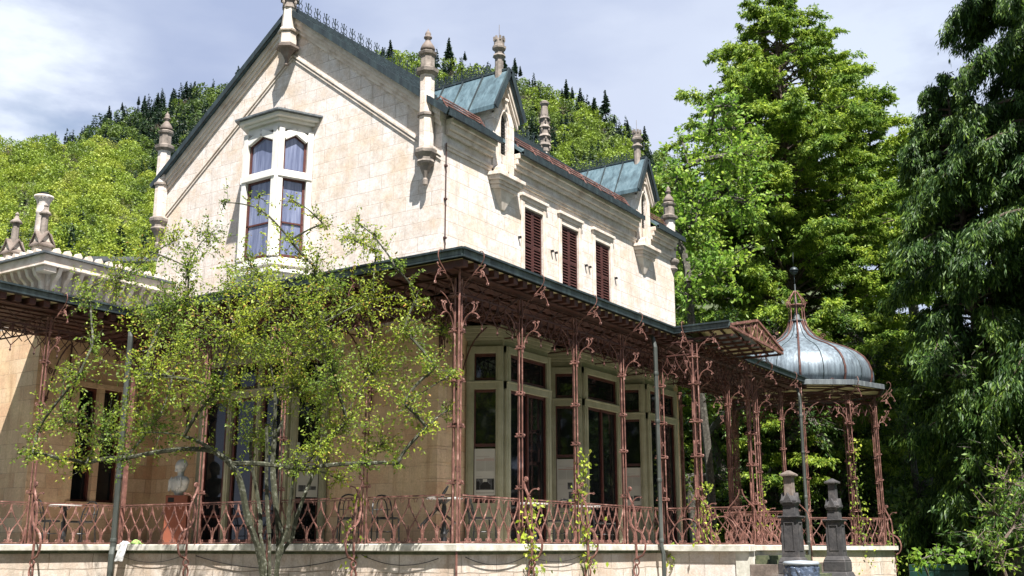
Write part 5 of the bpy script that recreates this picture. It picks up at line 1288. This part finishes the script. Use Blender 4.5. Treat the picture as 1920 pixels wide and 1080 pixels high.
# ---- conifers: real limbs with hanging or fanned sprays
def conifer(name, base, H, R_, lab, leafm, barkmat, nb, spray, style, zlow=.06, power=.8, lean=(0, 0), leaf=(.10, .035), seed=1, tr=.3, group=None, prof=None, topfork=False):
    g = np.random.default_rng(seed); t = empty(name, tuple(base), lab, 'tree', group); base = np.array(base, float)
    b = MB(); top = base + np.array([lean[0], lean[1], H])
    spine = lambda f: base + (top - base) * f + np.array([math.sin(f * 5) * .15, math.cos(f * 4) * .15, 0]) * R_ * .1
    b.tube([tuple(spine(f)) for f in np.linspace(0, 1, 14)], [tr * (1 - f) ** .8 + .02 for f in np.linspace(0, 1, 14)], 8)
    Cs, Ds, Ls_, Ws_ = [], [], [], []
    for i in range(nb):
        f = zlow + (1 - zlow) * ((i + g.random()) / nb) ** 1.0
        a = g.uniform(0, 2 * PI); rr = R_ * (prof(f) if prof else (1 - f) ** power) * g.uniform(.62, 1.15) + .25
        p0 = spine(f); d = np.array([math.cos(a), math.sin(a), 0.])
        if style == 'cypress': rise, droop = g.uniform(-.05, .55), g.uniform(.0, .18)
        else: rise, droop = g.uniform(.05, .3), g.uniform(.25, .55)
        p1 = p0 + d * rr * .35 + np.array([0, 0, rise * rr * .6]); p2 = p0 + d * rr * .75 + np.array([0, 0, rise * rr]); p3 = p0 + d * rr + np.array([0, 0, (rise - droop) * rr])
        side = np.array([-d[1], d[0], 0]); p2 = p2 + side * g.normal() * rr * .12; p3 = p3 + side * g.normal() * rr * .15
        br = bez(p0, p1, p2, p3, 8); b.tube([tuple(q) for q in br], tr * .18 * (rr / R_) ** .5 + .012, 5, .008)
        ns = int(spray * rr) + 3; ts = g.uniform(.22, 1.0, ns) ** .8
        BR = np.array([list(q) for q in br])
        for tt in ts:
            x = tt * 8; k = min(7, int(x)); c = BR[k] + (BR[k + 1] - BR[k]) * (x - k)
            sd = side * g.choice((-1, 1)) * g.uniform(.3, 1) + d * g.uniform(.2, 1.0)
            sl = g.uniform(.35, 1.0) * (.45 + .35 * (1 - tt)) * min(1., rr / 1.8) * 1.0
            if style == 'cypress':
                tip = c + sd * sl + np.array([0, 0, g.uniform(-.35, .35) * sl]); m = 24; u = g.random((m, 1)) ** .8
                cc = c + (tip - c) * u + g.normal(size=(m, 3)) * np.array([.075, .075, .05]) * (sl + .25)
                dd = unit((tip - c)[None]) * .7 + g.normal(size=(m, 3)) * .5 + np.array([0, 0, -.45])
                Cs.append(cc); Ds.append(dd); Ls_.append(g.uniform(.7, 1.4, m) * leaf[0]); Ws_.append(g.uniform(.7, 1.3, m) * leaf[1])
            else:
                bl_ = sl * g.uniform(.9, 1.7); K = 9; dro = g.uniform(.1, .45); m = 9
                up_ = g.uniform(-.05, .25)
                for h in range(K):
                    v = (h + g.random()) / K; c2 = c + sd * bl_ * v + np.array([0, 0, (up_ * v - dro * v * v) * bl_]); hl = g.uniform(.18, .62) * (1.15 - .5 * v) * (1.6 if g.random() < .12 else 1)
                    u = g.random((m, 1)); cc = c2 + (np.array([0, 0, -1]) + sd * .22) * hl * u + g.normal(size=(m, 3)) * np.array([.05, .05, .03]) * (1.25 - u)
                    dd = np.tile(np.array([[0, 0, -1.]]) + sd * .45, (m, 1)) + g.normal(size=(m, 3)) * .38
                    Cs.append(cc); Ds.append(dd); Ls_.append(g.uniform(.7, 1.6, m) * leaf[0]); Ws_.append(g.uniform(.7, 1.3, m) * leaf[1])
    V = leaves(np.concatenate(Cs), np.concatenate(Ds), np.concatenate(Ls_), np.concatenate(Ws_), .1) - base
    b.build('trunk', barkmat, t); link_mesh('crown', quads_mesh('crown', V, leafm), t); print(name, len(V)); return t
def gnd(px, D, z=GZ): q = dep(px, 1000, D); return (q[0], q[1], z)
def topz(px, py, D): return dep(px, py, D)[2]
D = 41.
bpt = gnd(1512, D); Hh = topz(1474, -5, D) - GZ
conifer('cypress_tree', bpt, Hh, 5.1, 'tall bright green cypress with a ragged double tip behind the pavilion', 'cypress', 'barkred', 400, 12, 'cypress', .12, .8, leaf=(.14, .055), seed=3, tr=.28, prof=lambda f: min(1.1, ((1 - f) * 2.6) ** .7) * (.9 + .05 * math.sin(f * 30)))
q = dep(1425, 20, D + .5)
conifer('cypress_tree', gnd(1468, D + .8), q[2] - GZ - .6, 2.6, 'slimmer cypress stem whose top rises left of the tall cypress tip', 'cypress', 'barkred', 170, 13, 'cypress', .5, .9, leaf=(.14, .055), seed=4, tr=.16, prof=lambda f: min(1, (1 - f) * 2 + .02))
conifer('cypress_tree', gnd(1622, D + 2), topz(1560, 110, D + 2) - GZ, 3.4, 'cypress leaning out to the right below the tall tip', 'cypress', 'barkred', 260, 14, 'cypress', .1, .9, lean=(.3, -.4), leaf=(.14, .055), seed=5, tr=.2, prof=lambda f: min(1, ((1 - f) * 2.8) ** .7))
conifer('cypress_tree', gnd(1690, D + 3), topz(1622, 215, D + 3) - GZ, 2.8, 'shorter cypress at the right edge of the bright group', 'cypress', 'barkred', 220, 14, 'cypress', .06, .9, leaf=(.14, .055), seed=6, tr=.16, prof=lambda f: min(1, ((1 - f) * 3) ** .7))
conifer('cypress_tree', gnd(1375, D + 2), topz(1345, 330, D + 2) - GZ, 2.6, 'broad low cypress beside the right end of the villa', 'cypress', 'barkred', 260, 14, 'cypress', .06, .7, leaf=(.14, .055), seed=8, tr=.2, prof=lambda f: min(1, (1 - f) * 1.9 + .05))
# weeping evergreens on the right
conifer('weeping_evergreen', gnd(2115, 30), topz(1960, -330, 30) - GZ, 4.0, 'huge dark weeping evergreen filling the right edge of the photo', 'weeping', 'barkred', 210, 11, 'weep', .12, .7, leaf=(.15, .042), seed=11, tr=.45, prof=lambda f: min(1, .35 + (1 - f) * 1.1) if f < .97 else .2)
conifer('weeping_evergreen', gnd(1880, 32), topz(1765, 150, 32) - GZ, 2.1, 'smaller weeping evergreen with hanging curtains left of the huge one', 'weeping', 'barkred', 170, 12, 'weep', .10, .7, lean=(-.3, .25), leaf=(.15, .042), seed=12, tr=.22, prof=lambda f: min(1, (1 - f) * 2.6 + .15))
# broadleaf trees
def broad(name, px, D, blobs, lab, leafm, bark, r0=.22, tk=9, lk=16, Ls=(.12, .20), Ws=(.07, .13), group=None):
    bb = []
    for x, y, r in blobs:
        Dd = D + random.uniform(-1, 1) * r * D / 2079 * 1.2; q = dep(x, y, Dd); bb.append((*q, r * D / 2079 * 1.1))
    t, n_ = tree_from_blobs(name, gnd(px, D), bb, lab, 'tree', bark, leafm, r0, tk, lk, Ls, Ws, group, up=.1, stems=1, stem_spread=0, twigr=.012); print(name, n_)
broad('spring_tree', 1330, 33, [(1330, 250, 55), (1290, 310, 55), (1270, 330, 35), (1385, 240, 50), (1350, 300, 55), (1410, 290, 50), (1265, 440, 45), (1370, 200, 45), (1335, 200, 35), (1380, 290, 60), (1320, 370, 70), (1275, 260, 28), (1290, 430, 70), (1400, 380, 80), (1270, 380, 40), (1350, 500, 80), (1290, 530, 60)], 'light green spring tree just right of the villa roof', 'lightleaf', 'bark', .13, 22, 16, (.12, .19), (.08, .13))
broad('spring_tree', 1240, 50, [(1240, 340, 40), (1265, 420, 50), (1225, 390, 30), (1270, 500, 50), (1300, 460, 60)], 'light green tree peeping out behind the far end of the villa', 'lightleaf', 'bark', .2, 4.5, 14, (.15, .22), (.1, .16))
broad('spring_tree', 1690, 46, [(1650, 330, 60), (1700, 400, 70), (1760, 420, 70), (1640, 440, 70), (1700, 500, 80), (1800, 480, 70), (1850, 380, 60)], 'light green tree showing through the gaps of the weeping evergreens', 'lightleaf', 'bark', .25, 4.5, 14, (.15, .22), (.1, .16))
DK = [(1320, [(1330, 720, 80), (1300, 620, 70), (1370, 650, 80), (1330, 820, 80), (1280, 900, 60), (1360, 900, 80), (1390, 760, 70)], 37, 'dark green evergreen behind the entrance porch'),
      (1470, [(1450, 620, 70), (1500, 700, 80), (1440, 730, 70), (1530, 800, 80), (1460, 850, 80), (1500, 940, 80), (1430, 930, 70)], 38.5, 'dark green evergreen behind the middle of the pavilion'),
      (1600, [(1590, 620, 80), (1640, 690, 70), (1570, 720, 80), (1650, 800, 80), (1600, 870, 80), (1560, 950, 70), (1650, 960, 80)], 39.5, 'dark green evergreen right of the pavilion dome'),
      (1740, [(1720, 700, 80), (1700, 800, 80), (1760, 820, 80), (1720, 920, 80), (1780, 960, 80), (1690, 1000, 60), (1800, 880, 80)], 38, 'dark green evergreen above the park bench'),
      (1880, [(1840, 850, 80), (1900, 780, 90), (1880, 930, 90), (1930, 1000, 80), (1840, 1010, 70), (1960, 880, 80), (1800, 700, 90), (1880, 660, 90)], 30, 'dark green evergreen in the lower right corner')]
for px, bb, D, lab in DK: broad('evergreen_tree', px, D, bb, lab, 'darkleaf', 'bark', .2, 9.5, 15, (.12, .22), (.05, .09), 'dark evergreens behind the pavilion')
broad('leafy_bush', 1890, 21, [(1880, 900, 55), (1910, 850, 45), (1850, 960, 55), (1905, 980, 60), (1870, 1030, 60), (1930, 920, 50), (1830, 1010, 40)], 'lighter green leafy bush at the right edge under the weeping evergreen', 'cypress', 'barkred', .035, 34, 22, (.07, .12), (.03, .05))
broad('broadleaf_sapling', 1735, 27, [(1725, 1050, 22), (1760, 1040, 25), (1800, 1045, 22)], 'small bright green sapling sprouting above the park bench', 'lightleaf', 'bark', .03, 110, 26, (.10, .17), (.06, .10))
# dense hedge closing the view behind the trees
def mass(name, x0, x1, D, ztop, n, mat, lab, cat, L_=.3):
    P0, P1 = np.array(gnd(x0, D)), np.array(gnd(x1, D)); u = rng.random((n, 1)); c = P0 + (P1 - P0) * u
    vx = np.array([FW[0], FW[1], 0]); h = ztop * (.75 + .25 * np.sin(u * 23) * np.cos(u * 7)); c = c + vx * rng.uniform(-1, 1.5, (n, 1)); c[:, 2:] = GZ + h * rng.random((n, 1)) ** .8
    V = leaves(c, rng.normal(size=(n, 3)), rng.uniform(.6, 1.3, n) * L_, rng.uniform(.3, .6, n) * L_)
    tag(link_mesh(name, quads_mesh(name, V, mat)), lab, cat, kind='stuff')
mass('undergrowth', 1180, 2050, 43, 8.5, 90000, 'darkleaf', 'dark mass of undergrowth filling the gaps beneath the trees', 'undergrowth', .30)

mass('low_undergrowth', 1670, 2050, 34, 3.2, 30000, 'darkleaf', 'low dark bushes around and behind the green bench', 'undergrowth', .22)

# ---- wooded mountain
def smooth(pts, x):
    xs_, ys_ = zip(*pts); return np.interp(x, xs_, ys_)
def proto_spruce(n=110, g=rng):
    f = g.random(n) ** .7; f = 1 - f * .97; a = g.uniform(0, 2 * PI, n); r = (1 - f) * .19 * (.6 + .4 * np.sin(f * 55)) * g.uniform(.5, 1.1, n) + .005
    d0 = np.stack([np.cos(a), np.sin(a), -.35 + 0 * a], 1); c = np.stack([np.cos(a) * r * .3, np.sin(a) * r * .3, f], 1)
    return leaves(c, d0, r * 1.1 + .03, .05 + r * .35)
def proto_broad(n=120, g=rng, sc=1):
    v = unit(g.normal(size=(n, 3))); lob = 1 + .22 * np.sin(v[:, :1] * 5 + 1) * np.cos(v[:, 1:2] * 6); c = v * np.array([.33, .33, .38]) * lob * g.uniform(.75, 1.05, (n, 1)) + np.array([0, 0, .55])
    return leaves(c, g.normal(size=(n, 3)) + v * .3, g.uniform(.10, .19, n) * sc, g.uniform(.08, .14, n) * sc)
def proto_bare(n=70, g=rng):
    v = unit(g.normal(size=(n, 3)) * np.array([1, 1, .6]) + np.array([0, 0, .6])); c = v * .08 * g.random((n, 1)) + np.array([0, 0, .45]) + v * g.random((n, 1)) * .25
    return leaves(c, v, g.uniform(.15, .3, n), .012 + 0 * c[:, 0])
SPR = [proto_spruce(170) for _ in range(5)]; BRD = [proto_broad(210, sc=.78) for _ in range(6)]; BAR = [proto_bare() for _ in range(3)]; BRN = [proto_broad(460, sc=.50) for _ in range(6)]
def forest(name, lab, sil, x0, x1, Ds, D0, D1, zbase, rows, spacing, pconif, hts, tints, hmin=0):
    """trees on the slope that climbs from distance D0 to its crest at D1"""
    VV, TT = [], []; g = np.random.default_rng(len(name) + rows)
    crest = []
    for k in range(rows):
        f = (k + .5) / rows; Dk = Ds + (D1 - Ds) * f; n = int((x1 - x0) * Dk / FPX / spacing)
        for j in range(n):
            px = x0 + (x1 - x0) * (j + g.uniform(-.5, .5)) / n; Dj = Dk + g.uniform(-.5, .5) * (D1 - Ds) / rows
            zc = topz(px, smooth(sil, px), D1) - hts[1] * .65; z = zbase + (zc - zbase) * min(1, ((Dj - Ds) / (D1 - Ds))) ** 1.0
            q = dep(px, 900, Dj); pc_ = pconif(px, f, g); h = g.uniform(*hts); rot = g.uniform(0, 2 * PI)
            clump = math.sin(px * .045 + k * .8) * math.cos(px * .021 - k * .45)
            u_ = g.random()
            if u_ < pc_: pr = SPR[g.integers(5)]; h *= 1.25; ti = g.uniform(0, .22)
            elif u_ > .955: pr = BAR[g.integers(3)]; ti = g.uniform(.93, 1)
            else: pr = (BRN if D1 < 250 else BRD)[g.integers(6)]; ti = g.uniform(*tints(px)) + .06 * clump
            if k == rows - 1 and pr is SPR[0]: pass
            cr, sr = math.cos(rot), math.sin(rot); Rm = np.array([[cr, sr, 0], [-sr, cr, 0], [0, 0, 1]])
            VV.append(pr @ Rm * h * np.array([1.15, 1.15, 1]) + np.array([q[0], q[1], z])); TT.append(np.full(len(pr), ti))
            if k >= rows - 1: crest.append((q[0], q[1], z, h))
    o = link_mesh(name, quads_mesh(name, np.concatenate(VV), 'hill_leaf', np.concatenate(TT))); tag(o, lab, 'forest', kind='stuff'); print(name, len(VV)); return crest
def slope_mesh(name, sil, x0, x1, D0, D1, zbase, hmax, n=40):
    b = MB(); top = []; bot = []
    for i in range(n + 1):
        px = x0 + (x1 - x0) * i / n; q = dep(px, 900, D1); zc = topz(px, smooth(sil, px), D1) - hmax * .65; top.append((q[0], q[1], zc - .5)); q = dep(px, 900, D0); bot.append((q[0], q[1], zbase - .5))
    back = []
    for i in range(n + 1):
        px = x0 + (x1 - x0) * i / n; q = dep(px, 900, D1 * 1.6); back.append((q[0], q[1], GZ - 1))
    b.add(bot + top + back, [(i, i + 1, i + n + 2, i + n + 1) for i in range(n)] + [(i + n + 1, i + n + 2, i + 2 * n + 3, i + 2 * n + 2) for i in range(n)])
    return tag(b.build(name, 'rock'), kind='structure')
SIL1 = [(-300, 330), (-100, 290), (0, 268), (80, 246), (140, 215), (200, 192), (320, 160), (430, 152), (560, 118), (700, 98), (780, 100), (850, 112), (930, 130), (1000, 148), (1060, 172), (1110, 190), (1160, 216), (1210, 246), (1260, 282), (1330, 335), (1500, 450), (1700, 560), (1900, 640)]
SIL2 = [(-300, 235), (0, 262), (60, 258), (120, 266), (180, 268), (240, 284), (300, 300), (360, 330), (430, 390), (520, 470), (640, 600)]
slope_mesh('mountain', SIL1, -300, 1900, 190, 400, 6, 8)
slope_mesh('near_hill', SIL2, -300, 640, 95, 190, 6, 4.2)
def pc1(px, f, g): return .68 + .15 * math.sin(px * .03) if px < 560 else .42 + .28 * math.sin(px * .02 + f * 9)
forest('mountain_forest', 'mixed forest of dark spruces and fresh green beeches covering the mountain', SIL1, -40, 1330, 190, 255, 400, 6, 48, 3.2, lambda px, f, g: pc1(px, f, g), (4.8, 7.6), lambda px: (.24, .38) if px < 560 else (.33, .66))
forest('hillside_wood', 'fresh yellow green beech wood on the near hillside at left', SIL2, -200, 640, 95, 110, 190, 6, 34, 1.9, lambda px, f, g: .07 + (.16 if f < .6 else 0), (2.2, 4.8), lambda px: (.34, .88))
# skyline spruces, each one its own
MES = []
for _ in range(6):
    pv = proto_spruce(420); pv = pv * np.array([1.25, 1.25, 1]) + np.sin(pv[:, :, 2:] * 9 + _) * .012; MES.append(quads_mesh('crown', pv, 'hill_leaf', np.full(420, .17))); tb = MB(); tb.tube([(0, 0, -.1), (0, 0, .95)], .012, 5, .003); tme = tb.mesh('trunk', 'bark')
k = 0
xs_ = [84, 100, 118, 138, 160, 186, 205, 228, 252, 268, 290, 320, 345, 370, 395, 412, 690, 712, 826, 838, 862, 880, 955, 972, 990, 1052, 1058, 1075, 1096, 1112, 1122, 1138, 1158, 1165, 1178, 1196, 1222]
for px in xs_:
    px += random.uniform(-14, 14); Dd = 396 + random.uniform(-12, 4); y = float(smooth(SIL1, px)); q = dep(px, 900, Dd); h = random.choice((3.5, 4.5, 5.5, 6, 7.5, 9)) * random.uniform(.85, 1.1) * (.75 if px < 150 else 1)
    z = topz(px, y, 400) - 5.9
    t = empty('skyline_spruce', (q[0], q[1], z), 'dark pointed spruce rising above the forest on the mountain crest', 'tree', 'dark spruces along the mountain skyline')
    for nm, mm in (('crown', random.choice(MES)), ('trunk', tme)):
        o = link_mesh(nm, mm, t); o.scale = (h, h, h); o.rotation_euler = (0, 0, random.uniform(0, 6))

# unseen park trees, added to dim the low sky; the panes mirror them
VV, TT = [], []
for i in range(46):
    a = YAW + PI + (i / 45 - .5) * rd(215); rr_ = random.uniform(26, 40); x, y = CAM[0] + rr_ * math.cos(a), CAM[1] + rr_ * math.sin(a); h = random.uniform(11, 16)
    pr = BRD[i % 6] if i % 3 else SPR[i % 5]
    VV.append(pr * h * np.array([1.2, 1.2, 1]) + np.array([x, y, GZ])); TT.append(np.full(len(pr), random.uniform(.2, .6) if i % 3 else .1))
tag(link_mesh('unseen_park_wood', quads_mesh('unseen_park_wood', np.concatenate(VV), 'hill_leaf', np.concatenate(TT))), 'unseen park trees added behind the viewer, dimming the low sky and mirrored in the panes', 'trees', kind='stuff')
